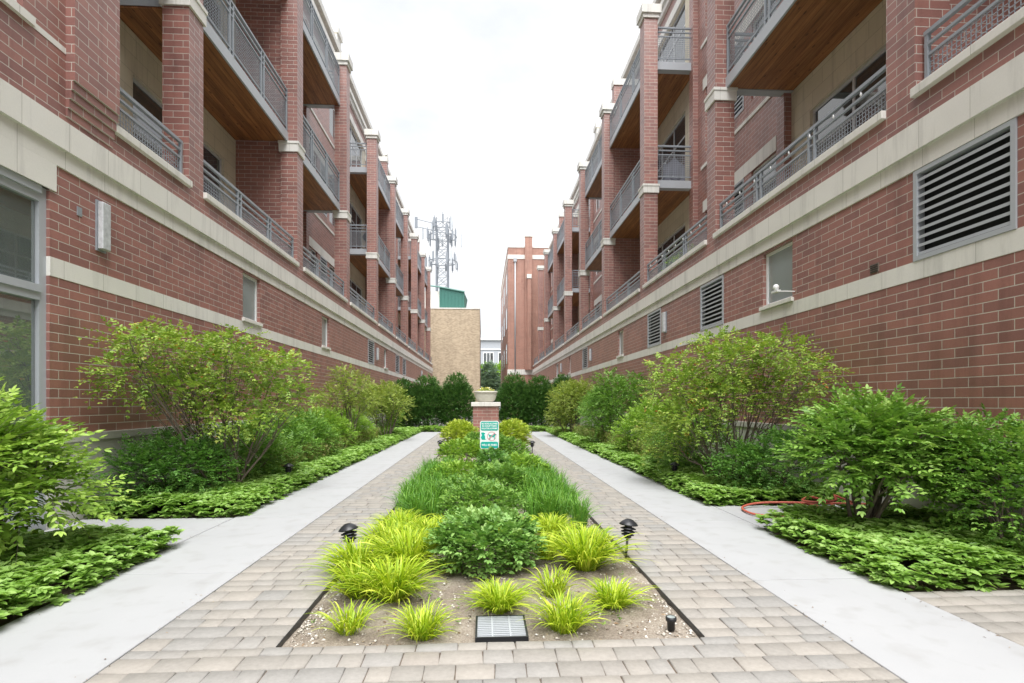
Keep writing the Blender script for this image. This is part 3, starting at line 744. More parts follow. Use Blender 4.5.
mb = MB(); R_.bx(mb, -.012, .05, 6.19, 6.33, 2.945, 3.055); v = mb.build('wall_vent', M['bark'], rootR)
mb = MB()
for i in range(4): R_.bx(mb, -.016, -.012, 6.2, 6.32, 2.955 + i * .025, 2.965 + i * .025)
mb.build('vent_slats', M['black'], v)
def sconce(S, y, z0=3.18, z1=3.74, w=.19):
    mb = MB(); S.bx(mb, -.02, .0, y, y + w, z0, z1); a = mb.build('wall_sconce', M['metal'], S.root)
    mb = MB(); S.bx(mb, -.085, -.02, y + .01, y + w - .01, z0 + .02, z1 - .02); mb.build('shade', M['sconce'], a, .01)
sconce(R_, 13.65); sconce(R_, 23.3); sconce(R_, 32.2)
# flood lamp on an arm by the window
mb = MB(); mb.box(4.55, 4.83, 7.93, 7.95, 3.06, 3.075); mb.box(4.50, 4.56, 7.86, 8.02, 3.045, 3.075); a = mb.build('flood_lamp_arm', M['white'], rootR)
mb = MB(); mb.lathe((4.53, 7.94, 3.075), [(0, 0), (.03, .005), (.045, .04), (.04, .075), (.02, .095), (0, .1)], 14); mb.build('lamp_bulb', M['white'], a)
# wing at the far end
mb = MB(); mb.box(2.42, 13, 50.72 + .3, 72, -.1, 15.2); mb.box(4.05, 4.75, 50.75, 51.02, 4.45, 17.3); mb.box(4.25, 4.6, 50.4, 50.75, 4.45, 13.2)
mb.box(2.42, 13, 51.02, 72, 15.6, 16.3); wing = mb.build('wing', M['wing_brick'], rootR)
for q_ in ((2.38, 13.1, 50.98, 72, 15.2, 15.6), (2.38, 4.9, 50.98, 52, 4.0, 4.5), (2.38, 13.05, 50.98, 72, 16.3, 16.45)): mb = MB(); mb.box(*q_); mb.build('stone_band', M['stone'], wing)
for q_ in ((4.0, 4.8, 50.7, 51.1, 17.3, 17.7), (4.2, 4.65, 50.35, 50.75, 13.2, 13.6)): mb = MB(); mb.box(*q_); mb.build('cap', M['stone'], wing)
mb = MB(); mb.tube([(3.1, 50.92, 4.3), (3.1, 50.92, 15.0)], [.06, .06], 8); mb.box(2.95, 3.25, 50.82, 50.98, 14.9, 15.25); mb.build('downspout', M['metal_light'], wing)
for i in range(3):
    for zz in (1.2, 5.2, 8.8, 12.3): mb = MB(); mb.box(2.40, 2.45, 53 + i * 6, 55 + i * 6, zz, zz + 2); mb.build('window', M['glass_frost'], wing)
def pilaster(sgn, x, y, root, stone=True):
    mb = MB(); mb.box(sgn * x, sgn * (x + .6), y, y + .6, 15.9, 16.7); p = mb.build('parapet_pilaster', M['stone'] if stone else M['brick'], root)
    mb = MB(); mb.box(sgn * (x - .06), sgn * (x + .66), y - .06, y + .66, 16.7, 16.95); mb.build('cap', M['stone'], p)
pilaster(1, 6.35, 29.2, rootR); pilaster(1, 6.35, 14.6, rootR, False)

# ---- left building
rootL = empty('brick_building', (-4.66, 20, 0), 'long red brick apartment building with a large shop window, left of the courtyard', 'building')
pL = [(6.17, 6.9, 'corbel'), (8.65, 9.08, ''), (13.54, 13.97, 'party'), (18.35, 18.78, ''), (23.4, 23.83, ''), (28.15, 28.58, 'party'), (32.85, 33.28, ''), (37.6, 38.03, ''), (42.25, 42.68, 'party'), (46.85, 47.28, '')]
kindsL = ['balcony', 'balcony', 'balcony', 'open', 'balcony', 'balcony', 'open', 'balcony', 'balcony']
frL = {2: (0, 1), 4: (1, 0), 5: (0, 1), 7: (1, 0), 8: (0, 1)}
bayL = [(pL[i][1], pL[i + 1][0], k, *frL.get(i, (0, 0))) for i, k in enumerate(kindsL)]
bayL.append((47.28, 49.0, 'open', 0, 0))
SF = (.6, 5.95, -.1, 3.64)
hL = [(10.53, 11.32, B1 + .07, F0 - .04), (15.57, 16.3, B1 + .07, F0 - .06), (21.7, 22.9, B1, F0 - .02), (25.2, 26.0, B1 + .07, F0 - .06), (28.5, 29.7, B1, F0 - .02), (31.0, 32.2, B1, F0 - .02)]
L_ = facade(-1, 4.66, 1.53, pL, bayL, 49.0, hL, rootL, storefront=SF)
for i, h in enumerate(hL):
    if i in (2, 4, 5): L_.louver(0, h[0] + .003, h[1] - .003, h[2] + .003, h[3] - .003, .088)
    else: L_.window(.0, *h, 'glass_frost', 1, True, 'white')
sconce(L_, 6.62, 3.18, 3.79, .16); sconce(L_, 23.4); sconce(L_, 40.2)
mb = MB(); L_.bx(mb, -.01, .0, 6.33, 6.40, 3.50, 3.60); mb.build('cover_plate', M['metal'], rootL)
# flush wall left of the corbelled pier, with an upstairs window
mb = MB(); wh = (3.9, 5.62, 5.32, 7.4)
L_.holes(mb, 0, .3, -6, 6.17, SL0, 16.0, [wh]); L_.bx(mb, .3, 1.53 + .32, 5.9, 6.169, SL0, 16.0); mb.build('wall', M['brick'], rootL)
mb = MB(); L_.bx(mb, -.006, .1, -6, 6.168, 5.235, 5.30); mb.build('stone_course', M['stone'], rootL)
mb = MB(); L_.bx(mb, -.045, .1, 3.8, 5.72, 5.23, 5.315); mb.build('window_sill', M['stone'], rootL)
L_.window(0, *wh, 'glass', 2, False, 'white')
# storefront
mb = MB(); L_.bx(mb, -.02, .3, -6, 6.02, 3.64, F0 - .001); mb.build('lintel', M['stone'], rootL)
mb = MB()
zt = 2.53; t0, t1 = .035, .095
L_.bx(mb, t0, t1, 5.86, 5.95, -.1, 3.64); L_.bx(mb, t0, t1, .6, .72, -.1, 3.64)
L_.bx(mb, t0 - .03, t1, .72, 5.86, 3.56, 3.64); L_.bx(mb, t0, t1, .72, 5.86, 3.48, 3.56)
L_.bx(mb, t0 - .01, t1, .72, 5.86, zt - .10, zt - .02); L_.bx(mb, t0 - .03, t1, .72, 5.86, zt - .02, zt + .06)
L_.bx(mb, t0, t1, .72, 5.86, -.1, .25)
for yy in (2.3, 4.0): L_.bx(mb, t0 + .01, t1, yy - .035, yy + .035, .25, 3.48)
st = mb.build('storefront', M['metal_light'], rootL)
mb = MB(); L_.bx(mb, .075, .083, .7, 5.85, .2, 3.5); mb.build('shop_glass', M['clear'], st)
mb = MB()
for i in range(34): yy = .9 + i * .145; mb.add([(-4.66 - .30, yy, .3), (-4.66 - .37, yy + .10, .3), (-4.66 - .37, yy + .10, 3.46), (-4.66 - .30, yy, 3.46), (-4.66 - .305, yy, .3), (-4.66 - .375, yy + .10, .3), (-4.66 - .375, yy + .10, 3.46), (-4.66 - .305, yy, 3.46)], [(0, 1, 2, 3), (7, 6, 5, 4), (0, 3, 7, 4), (1, 5, 6, 2), (3, 2, 6, 7), (0, 4, 5, 1)])
L_.bx(mb, .29, .39, .8, 5.84, 3.47, 3.5)
mb.build('blinds', M['grey_wall'], st)
mb = MB(); L_.bx(mb, .3, 4.5, -6, 6.3, -.1, .02); L_.bx(mb, 4.3, 4.48, -6, 6.3, .02, 4.0); L_.bx(mb, 1.8, 1.9, 1.0, 3.2, .02, 1.2); L_.bx(mb, .6, 4.3, 6.19, 6.29, .02, 4.0)
for yy in (1.5, 4.2): L_.bx(mb, 3, 3.12, yy, yy + .12, .02, 4.0)
mb.build('shop_interior', M['grey_wall'], st)
pilaster(-1, 6.05, 22.3, rootL); pilaster(-1, 6.05, 33.2, rootL)

# ---- items on balconies
cz = FL[1]
root = empty('patio_chair', (6.05, 16.6, cz), 'patio chair draped with dark grey cloth on the right upper balcony', 'chair')
mb = MB(); n = 14
vs = []; fs = []
for j in range(9):
    for i in range(n):
        u = i / (n - 1); v = j / 8; vs.append((5.72 + .68 * u, 16.45 + .05 * math.sin(u * 17) * v + (.0 if v < .1 else .02), cz + .95 - .68 * v - .16 * abs(u - .5) * 2 * (1 - v) - .05 * math.sin(u * 9)))
for j in range(8):
    for i in range(n - 1): fs.append((j * n + i, j * n + i + 1, (j + 1) * n + i + 1, (j + 1) * n + i))
k0 = len(vs); vs2 = [(a, b + .02, c) for a, b, c in vs]
mb.add(vs + vs2, fs + [tuple(reversed([i + k0 for i in f])) for f in fs], True); mb.build('cloth_cover', M['cloth'], root)
mb = MB()
for x in (5.8, 6.3):
    for y in (16.52, 16.95): mb.tube([(x, y, cz), (x, y, cz + .43)], [.013, .013], 6)
    mb.tube([(x, 16.52, cz + .43), (x, 16.5, cz + .85)], [.013, .013], 6)
mb.box(5.76, 6.34, 16.5, 16.97, cz + .42, cz + .45); mb.build('frame', M['metal_light'], root)
cz = FL[1]
root = empty('barbecue_grill', (-5.1, 24.1, cz), 'round dark covered grill on the left upper balcony', 'grill')
mb = MB(); mb.lathe((-5.15, 24.15, cz), [(0, .45), (.1, .46), (.24, .55), (.28, .66), (.24, .8), (.1, .88), (0, .9)], 18); mb.build('kettle', M['black'], root)
mb = MB()
for a in range(3): mb.tube([(-5.15 + .3 * math.cos(a * 2.1), 24.15 + .3 * math.sin(a * 2.1), cz), (-5.15 + .12 * math.cos(a * 2.1), 24.15 + .12 * math.sin(a * 2.1), cz + .5)], [.012, .012], 6)
mb.build('legs', M['metal'], root)
def string_lights(x, y0, y1, z, label, n):
    root = empty('string_lights', (x, y0, z), label, 'string lights')
    mb = MB(); pts = []
    for i in range(n * 4 + 1): t = i / (n * 4); pts.append((x, y0 + (y1 - y0) * t, z - .05 * abs(math.sin(t * n * PI))))
    mb.tube(pts, [.004] * len(pts), 4); mb.build('cable', M['black'], root)
    for i in range(n):
        y = y0 + (y1 - y0) * (i + .5) / n; mb = MB(); mb.lathe((x, y, z - .12), [(0, .02), (.010, .025), (.016, .042), (.011, .06), (.008, .075), (0, .08)], 8); mb.build('bulb', M['white'], root)
string_lights(4.88, 6.3, 10.6, SL1 + .55, 'string of small white bulbs hung along the nearest right terrace railing', 8)
string_lights(4.88, 11.4, 15.4, SL1 + .55, 'string of small white bulbs hung along the second right terrace railing', 8)
def potted(x, y, z, label, mat, fl=None):
    root = empty('potted_plant', (x, y, z), label, 'potted plant')
    mb = MB(); mb.lathe((x, y, z), [(0, 0), (.12, 0), (.17, .26), (.18, .3), (.15, .3), (.14, .27), (0, .27)], 16); mb.build('pot', M['terracotta'], root)
    S, d = sample_blobs([(x, y, z + .5, .26, .3, .3)], 160, .3, .6); A, _ = sprays(S, d, 3, .14, .05, .025); leaf_obj('foliage', *A[:5], M[mat], root, rv=A[5])
potted(5.25, 13.2, FL[0], 'bushy plant in a terracotta pot behind the second right terrace railing', 'lf_light')
potted(5.2, 14.1, FL[0], 'bright green plant in a terracotta pot farther along the second right terrace', 'lf_bright')
potted(5.2, 26.9, FL[0], 'small leafy plant in a terracotta pot on a far right terrace', 'lf_mid')
mb = MB(); mb.tube([(-4.85, 7.0, 7.75), (-4.75, 7.3, 7.5), (-4.72, 7.75, 7.36), (-4.78, 8.2, 7.42), (-4.9, 8.6, 7.7)], [.006] * 5, 5); mb.tube([(-4.72, 7.75, 7.36), (-4.72, 7.75, 7.28)], [.02, .02], 6)
tag(mb.build('cable', M['white']), 'slack white cable hanging under the soffit by the corbelled pier', 'cable')

# ------------------------------------------------------------------ far things
root = empty('tan_brick_building', (-2.8, 62, 0), 'blank walled tan brick building standing at the far end of the courtyard', 'building')
mb = MB(); mb.box(-12, -.33, 55, 75, -.2, 11.0); mb.build('wall', M['tan_brick'], root)
mb = MB(); mb.box(-12, -.30, 54.96, 75, 11.0, 11.12); mb.build('coping', M['stone'], root)
mb = MB(); x0, x1 = -4.75, -2.05
mb.add([(x0, 58, 11.1), (x1, 58, 11.1), (x1, 60, 11.1), (x0, 60, 11.1), (x0, 58, 13.85), (x1, 58, 13.35), (x1 + .3, 60, 12.9), (x0, 60, 13.85)], [(0, 1, 5, 4), (1, 2, 6, 5), (4, 5, 6, 7), (0, 4, 7, 3), (2, 3, 7, 6), (0, 3, 2, 1)])
for i in range(7): x = x0 + .15 + i * .38; mb.box(x, x + .04, 57.94, 58.0, 11.12, 13.75 - .185 * (x - x0))
p = mb.build('penthouse', M['green_metal'], root)
mb = MB(); mb.box(-8.4, x0 - .01, 58.3, 60, 11.1, 13.5); mb.build('penthouse_wall', M['stone'], p)
mb = MB(); mb.tube([(-6.2, 57.9, 14.05), (x0, 57.9, 13.9), (x1 + .05, 57.9, 13.4)], [.08, .08, .08], 4, False); mb.build('penthouse_roof_edge', M['green_metal'], p)
# cell tower
TX, TY = -5.95, 78.0
root = empty('cell_tower', (TX, TY, 0), 'lattice steel cell tower crowded with antennas above the left rooftops', 'tower')
mb = MB(); HT = 27.0; hw = .82
def tw(z): return hw
cs = [(-1, -1), (1, -1), (1, 1), (-1, 1)]
for a, b in cs: mb.bar((TX + a * hw, TY + b * hw, 0), (TX + a * hw, TY + b * hw, HT), .17)
z = 10.0
while z < HT - .1:
    for i in range(4):
        a, b = cs[i], cs[(i + 1) % 4]
        mb.bar((TX + a[0] * hw, TY + a[1] * hw, z), (TX + b[0] * hw, TY + b[1] * hw, z + 1.4), .05)
        mb.bar((TX + b[0] * hw, TY + b[1] * hw, z), (TX + a[0] * hw, TY + a[1] * hw, z + 1.4), .05)
        mb.bar((TX + a[0] * hw, TY + a[1] * hw, z), (TX + b[0] * hw, TY + b[1] * hw, z), .05)
    z += 1.4
mb.build('mast', M['tower_steel'], root)
for zz, rr, nn in ((21.9, 2.5, 14), (25.6, 2.5, 16), (27.4, 1.7, 9)):
    mb = MB()
    for k in range(12): a, b = 2 * PI * k / 12, 2 * PI * (k + 1) / 12; mb.bar((TX + rr * .85 * math.cos(a), TY + rr * .85 * math.sin(a), zz), (TX + rr * .85 * math.cos(b), TY + rr * .85 * math.sin(b), zz), .08)
    for a, b in cs: mb.bar((TX + a * .9, TY + b * .9, zz), (TX + a * rr * .65, TY + b * rr * .65, zz), .08)
    mb.build('platform', M['tower_steel'], root)
    for k in range(nn):
        a = 2 * PI * (k + rnd.uniform(-.25, .25)) / nn; r2 = rr * rnd.uniform(.7, 1.25); x, y = TX + r2 * math.cos(a), TY + r2 * math.sin(a); h = rnd.uniform(.9, 1.9); o = rnd.uniform(-.5, .5)
        mb = MB(); mb.box(x - .13, x + .13, y - .08, y + .08, zz - h / 2 + o, zz + h / 2 + o); mb.bar((x, y, zz - h / 2 - .3 + o), (x, y, zz + h / 2 + .3 + o), .06)
        mb.build('antenna', M['tower_steel'] if k % 4 else M['metal_light'], root)
mb = MB(); mb.bar((TX - 1, TY - 1, 27.2), (TX - 3.6, TY - 1, 27.8), .09); mb.bar((TX - 1, TY - 1, 26.2), (TX - 3.6, TY - 1, 26.7), .09); mb.box(TX - 3.9, TX - 3.5, TY - 1.1, TY - .9, 26.5, 28.1); mb.build('side_arm', M['tower_steel'], root)
# grey building
root = empty('grey_building', (2, 115, 0), 'pale grey building with white framed windows far beyond the courtyard gap', 'building')
mb = MB(); mb.box(-12, 22, 115, 135, -.2, 14.8); mb.build('wall', M['grey_wall'], root)
mb = MB(); mb.box(-12.2, 22.2, 114.6, 135, 14.8, 15.3); mb.build('roof_edge', M['white'], root)
mb = MB(); mb.box(-12.2, 22.2, 114.85, 114.99, 12.7, 12.9); mb.build('ledge', M['white'], root)
mb = MB(); mb.box(1.8, 12, 116, 130, 15.3, 16.6); mb.build('roof_housing', M['stone'], root)
for i in range(5):
    x = -3.2 + i * 3.3; mb = MB(); mb.box(x - .1, x + 2.2, 114.9, 114.98, 9.6, 12.2); w = mb.build('window', M['white'], root)
    for j in range(3): mb = MB(); mb.box(x + .05 + j * .72, x + .62 + j * .72, 114.86, 114.895, 9.8, 12.0); mb.build('pane', M['glass'], w)

# ------------------------------------------------------------------ planting
XL = (-4.60, 50); XR = (-50, 4.77)
# left nearest euonymus
shrub('burning_bush', (-3.75, 4.25), [(-3.85, 4.1, .90, .55, .5, .32), (-3.6, 4.3, .60, .45, .42, .24), (-4.05, 3.8, .75, .4, .45, .32), (-4.0, 4.4, .85, .45, .35, .26), (-4.05, 4.0, 1.2, .42, .4, .18)], M['lf_euonymus_bright'],
      'bright green layered shrub at the left edge in front of the shop window', n=980, k=6, tl=.33, L=.088, W=.042, lo=.45, droop=.22, up=.12, stems=9, stemr=.018, twigs=500, xlim=(-4.5, -2.75), jit=.22, upbias=.45)
# right big euonymus
shrub('burning_bush', (3.85, 5.15), [(3.92, 5.0, .95, .62, .5, .25), (3.6, 4.95, .78, .45, .42, .20), (4.25, 4.9, .78, .42, .5, .22), (3.95, 5.25, 1.14, .5, .45, .14), (3.85, 4.7, .66, .5, .25, .10)], M['lf_euonymus'],
      'wide layered green shrub with fanned stems in front of the right brick wall', n=1000, k=6, tl=.29, L=.085, W=.044, lo=.5, droop=.2, up=.12, stems=12, stemr=.024, twigs=500, xlim=XR, jit=.22, upbias=.5)
shrub('leafy_shrub', (4.35, 4.05), [(4.35, 4.1, .55, .42, .55, .45), (4.45, 4.5, .8, .3, .5, .4), (4.45, 3.95, .85, .3, .3, .35)], M['lf_mid'],
      'mid green small leaved shrub at the right edge against the brick wall', n=1500, k=4, tl=.16, L=.045, W=.028, stems=6, xlim=XR, lo=.4)
# serviceberries
def service(base, blobs, label, xlim, n, extra=()):
    root = shrub('serviceberry_tree', base, blobs, M['lf_service'], label, 'tree', None, n=int(n*.92), k=4, tl=.20, L=.056, W=.033, lo=.25, droop=.3, up=.15, stems=0, xlim=xlim, jit=.5, upbias=.2)
    mb = MB()
    for i in range(13):
        b = blobs[i % len(blobs)]; az = 2 * PI * i / 13
        q = (b[0] + rnd.uniform(-.3, .3) * b[3], b[1] + rnd.uniform(-.3, .3) * b[4], b[2] + b[5] * rnd.uniform(-.1, .4))
        pts = curve_pts((base[0] + .14 * math.cos(az), base[1] + .14 * math.sin(az), -.02), q, 7, rnd.uniform(-.12, .05), .035)
        mb.tube(pts, [.021 * (1 - .115 * j) for j in range(8)], 6)
        for j in range(7):
            t = rnd.randint(2, 6); dz = nrm(rng.normal(size=3)); bb = b if rnd.random() < .7 else rnd.choice(blobs)
            e = Vector((bb[0] + bb[3] * .85 * dz[0], bb[1] + bb[4] * .85 * dz[1], bb[2] + bb[5] * .85 * dz[2]))
            if xlim[0] < e.x < xlim[1] and e.z > pts[t].z - .15:
                r0 = .010 - .0008 * t; mb.tube(curve_pts(pts[t], e, 5, .04, .03), [r0, r0 * .85, r0 * .7, r0 * .5, r0 * .35, r0 * .2], 5)
    mb.build('trunk', M['bark'], root); return root
service((-3.62, 7.75), [(-3.55, 7.6, 1.85, .55, .55, .34), (-4.15, 6.9, 2.0, .40, .5, .26), (-4.2, 6.5, 1.65, .33, .4, .25), (-3.1, 8.1, 1.8, .45, .5, .30), (-3.0, 8.0, 1.45, .4, .4, .22), (-3.9, 7.3, 1.45, .55, .55, .28), (-4.2, 7.7, 2.15, .4, .5, .20), (-3.3, 7.3, 2.15, .35, .4, .16), (-4.05, 6.4, 2.1, .3, .35, .14), (-3.45, 7.5, 1.15, .6, .5, .22), (-2.85, 8.3, 1.35, .3, .3, .15)],
        'open multi-stemmed serviceberry tree with thin grey trunks before the left wall', XL, 2300)
service((3.75, 7.95), [(3.7, 7.7, 1.9, .55, .55, .36), (4.2, 7.4, 2.05, .45, .5, .27), (4.35, 6.9, 1.7, .33, .45, .30), (3.1, 8.2, 1.55, .5, .5, .32), (3.05, 8.3, 1.9, .4, .4, .2), (3.6, 7.7, 1.45, .6, .5, .3), (3.2, 7.9, 1.05, .5, .5, .28), (3.75, 8.2, 2.3, .4, .5, .15), (4.3, 7.4, 1.4, .35, .4, .3), (3.0, 8.6, .8, .45, .5, .3)],
        'open multi-stemmed serviceberry tree with fine twigs before the right wall', XR, 2500)
# lower shrubs, left
def lowshrub(base, blobs, mat, label, n, L, xlim, name='leafy_shrub', tl=.18, W=None, group=None, k=4, lo=.4, cat='shrub'):
    return shrub(name, base, blobs, M[mat], label, cat, group, n=n, k=k, tl=tl, L=L, W=W or L * .55, xlim=xlim, lo=lo, stems=7, stemr=.011)
lowshrub((-4.05, 7.25), [(-4.05, 7.2, .5, .5, .6, .42), (-4.3, 6.8, .45, .3, .4, .38), (-3.75, 7.2, .42, .4, .4, .35)], 'lf_deep', 'dark green rounded shrub under the left side of the left serviceberry', 1500, .05, XL)
lowshrub((-3.9, 8.7), [(-3.9, 8.7, .5, .6, .6, .42), (-3.6, 9.2, .45, .4, .5, .35)], 'lf_mid', 'green rounded shrub behind the trunks of the left serviceberry', 1300, .05, XL)
for i, (y, h, mt, lb) in enumerate(((10.2, .78, 'lf_mid', 'nearest of the bushy green shrubs in the row along the left wall'), (11.7, .80, 'lf_mid', 'second bushy shrub in the row along the left wall, below the ground floor window'),
                                  (13.3, .82, 'lf_bright', 'light green bushy shrub in front of the small tree by the left wall'), (15.6, .8, 'lf_bright', 'light green shrub beyond the small tree by the left wall'))):
    lowshrub((-3.98, y), [(-4.0, y, h * .85, .55, .8, h * .55), (-3.75, y + .3, h * .6, .5, .6, h * .45)], mt, lb, 1300, .055, XL, group='row of shrubs along the left wall')
def smalltree(base, blobs, mat, label, n, L=.06, xlim=None, k=4):
    return shrub('small_tree', base, blobs, M[mat], label, 'tree', None, n=n, k=k, tl=.22, L=L, W=L * .5, lo=.2, xlim=xlim, stems=8, stemr=.02, branch=4, jit=.5, trunk_name='trunk')
smalltree((-3.5, 14.3), [(-3.5, 14.3, 1.75, .5, .6, .4), (-3.2, 14.6, 1.3, .45, .5, .35), (-3.85, 14.0, 1.4, .5, .5, .35), (-3.7, 14.2, 2.1, .3, .3, .18)], 'lf_light', 'small airy pale green tree in the left bed by the second window', 900, .06, XL)
smalltree((-3.3, 18.4), [(-3.3, 18.4, 1.5, .6, .8, .5), (-2.95, 18.6, 1.2, .45, .6, .45), (-3.8, 18, 1.4, .6, .6, .5)], 'lf_light', 'farther pale green airy tree in the left bed before the dark yews', 1100, .07, XL)
lowshrub((-3.8, 19.5), [(-3.7, 19.5, .9, .7, 1.2, .8)], 'lf_bright', 'farthest bright shrub by the left wall before the dark yews', 1100, .07, XL)
# right
lowshrub((3.95, 9.4), [(3.95, 9.4, .55, .6, .7, .5), (3.5, 9.6, .5, .45, .6, .4)], 'lf_mid', 'green shrub behind the left side of the right serviceberry', 1300, .055, XR)
lowshrub((4.0, 7.0), [(4.1, 7.05, .5, .5, .35, .42), (3.7, 7.3, .42, .4, .3, .3)], 'lf_deep', 'dark shrub in the shade under the right serviceberry', 1200, .05, XR)
lowshrub((3.9, 11.9), [(3.85, 11.9, .75, .55, .8, .6), (3.6, 12.3, .6, .5, .6, .45), (4.2, 11.4, .95, .4, .5, .45)], 'lf_bright', 'bright green upright shrub in the right bed left of the serviceberry', 1500, .06, XR)
smalltree((3.75, 14.7), [(3.8, 14.7, 1.3, .75, .8, .7), (3.3, 15.0, 1.0, .5, .7, .6), (4.2, 14.4, 1.6, .4, .6, .5), (3.55, 14.9, 1.9, .4, .5, .35)], 'lf_mid', 'large dense green shrub like tree in the middle of the right bed', 2000, .065, XR)
smalltree((3.3, 20.2), [(3.3, 20.2, 1.4, .75, .9, .7), (3.7, 20.0, 1.6, .6, .7, .6), (3.0, 20.5, .8, .5, .7, .6)], 'lf_light', 'pale green airy tree beside the dark yews on the right', 1800, .07, XR)
lowshrub((3.95, 17.6), [(4.0, 17.6, 1.0, .6, 1.1, .85)], 'lf_mid', 'green shrub along the right wall beyond the dense green tree', 1100, .07, XR)
# yews
ys_ = [(-3.85, 25.8, .85, 2.35, 'leftmost dark yew of the left back hedge'), (-2.7, 25.6, .98, 2.5, 'middle dark yew of the left back hedge'), (-1.28, 25.4, .88, 2.62, 'dark conical yew just left of the brick pedestal'),
       (1.52, 25.4, .82, 2.62, 'dark conical yew just right of the brick pedestal'), (2.75, 25.6, .95, 2.5, 'middle dark yew of the right back hedge'), (4.0, 26.2, .8, 2.6, 'rightmost dark yew of the right back hedge')]
for x, y, r, h, lb in ys_:
    h *= 1.04; bl = [(x, y, h * .2, r * .95, r * .75, h * .22), (x, y, h * .40, r, r * .8, h * .42), (x, y, h * .70, r * .68, r * .6, h * .29), (x + .3, y - .1, h * .5, r * .65, r * .6, h * .33), (x - .35, y, h * .45, r * .62, r * .6, h * .36)]
    shrub('yew_bush', (x, y), bl, M['lf_yew'], lb, 'hedge bush', 'dark yews at the back of the courtyard', n=5200, k=3, tl=.15, L=.085, W=.04, lo=.6, droop=.05, up=.7, stems=5, stemr=.03, spread=.5, jit=.35)
# far trees
shrub('spruce_tree', (1.0, 82), [(1.0, 82, 2.9, 2.0, 2.0, 2.6), (1.0, 82, 5.3, 1.2, 1.2, 2.0)], M['lf_spruce'], 'blue green spruce far behind the urn planter', 'tree', None, n=1500, k=3, tl=.6, L=.5, W=.16, lo=.4, stems=3, stemr=.1)
shrub('leafy_tree', (4.5, 95), [(4.0, 95, 4.5, 3.2, 3, 3.6), (1.0, 96, 5.8, 2.5, 2, 2.2)], M['lf_bright'], 'bright green round tree far away between the two buildings', 'tree', None, n=1600, k=3, tl=.7, L=.5, W=.3, lo=.4, stems=3, stemr=.12)

# ---- centre bed planting
def czs(x, y): return soil_z(x, y)
def mound(name, x, y, r, h, mat, label, n, L, W=None, ry=None, up=.35, k=3, tl=.10):
    z = czs(x, y)
    return shrub(name, (x, y), [(x, y, z + h * .45, r, ry or r, h * .50), (x, y, z + h * .25, r * .85, (ry or r) * .85, h * .3)], M[mat], label, 'shrub', None, n=n, k=k, tl=tl, L=L, W=W or L * .6, lo=.6, up=up, upbias=.75, stems=8, stemr=.006, jit=.4)
mound('leafy_shrub', .02, 4.30, .42, .44, 'lf_center', 'rounded deep green leafy shrub in the middle of the golden grasses', 950, .056, .037, .36)
mound('leafy_shrub', .0, 5.7, .42, .46, 'lf_mid', 'rounded mid green shrub behind the frontmost shrub of the central bed', 1100, .04, None, .5)
mound('leafy_shrub', -.22, 6.5, .4, .40, 'lf_mid', 'fine leaved green mound left of centre in the bed behind the tall grass', 850, .04)
mound('leafy_shrub', .2, 7.2, .42, .48, 'lf_mid', 'green mound shrub in front of the small sign', 900, .045)
mound('leafy_shrub', -.35, 8.0, .40, .42, 'lf_bright', 'light green mound left of the small sign', 800, .045)
mound('leafy_shrub', .15, 8.12, .27, .62, 'lf_deep', 'dark green low shrub hiding the post of the small sign', 600, .045)
mound('leafy_shrub', .62, 8.6, .42, .48, 'lf_bright', 'light green mound right of the small sign', 850, .05)
mound('leafy_shrub', -.42, 11.2, .5, .55, 'lf_bright', 'light green spreading shrub midway to the brick pedestal on the left', 900, .055)
mound('leafy_shrub', .5, 11.4, .48, .55, 'lf_mid', 'mid green shrub midway to the brick pedestal on the right', 800, .055)
mound('leafy_shrub', .1, 13.2, .6, .6, 'lf_mid', 'spreading green shrub in front of the brick pedestal', 900, .06)
mound('leafy_shrub', -.62, 14.4, .5, .85, 'lf_yellow', 'yellow green shrub left of the brick pedestal', 950, .06)
mound('leafy_shrub', .78, 14.2, .48, .9, 'lf_yellow', 'yellow green shrub right of the brick pedestal', 950, .06)
mound('leafy_shrub', -.75, 17.6, .45, .75, 'lf_yellow', 'yellow green shrub behind the brick pedestal on its left', 700, .06)
mound('leafy_shrub', .98, 17.3, .5, .8, 'lf_yellow', 'yellow green shrub behind the brick pedestal on its right', 700, .06)
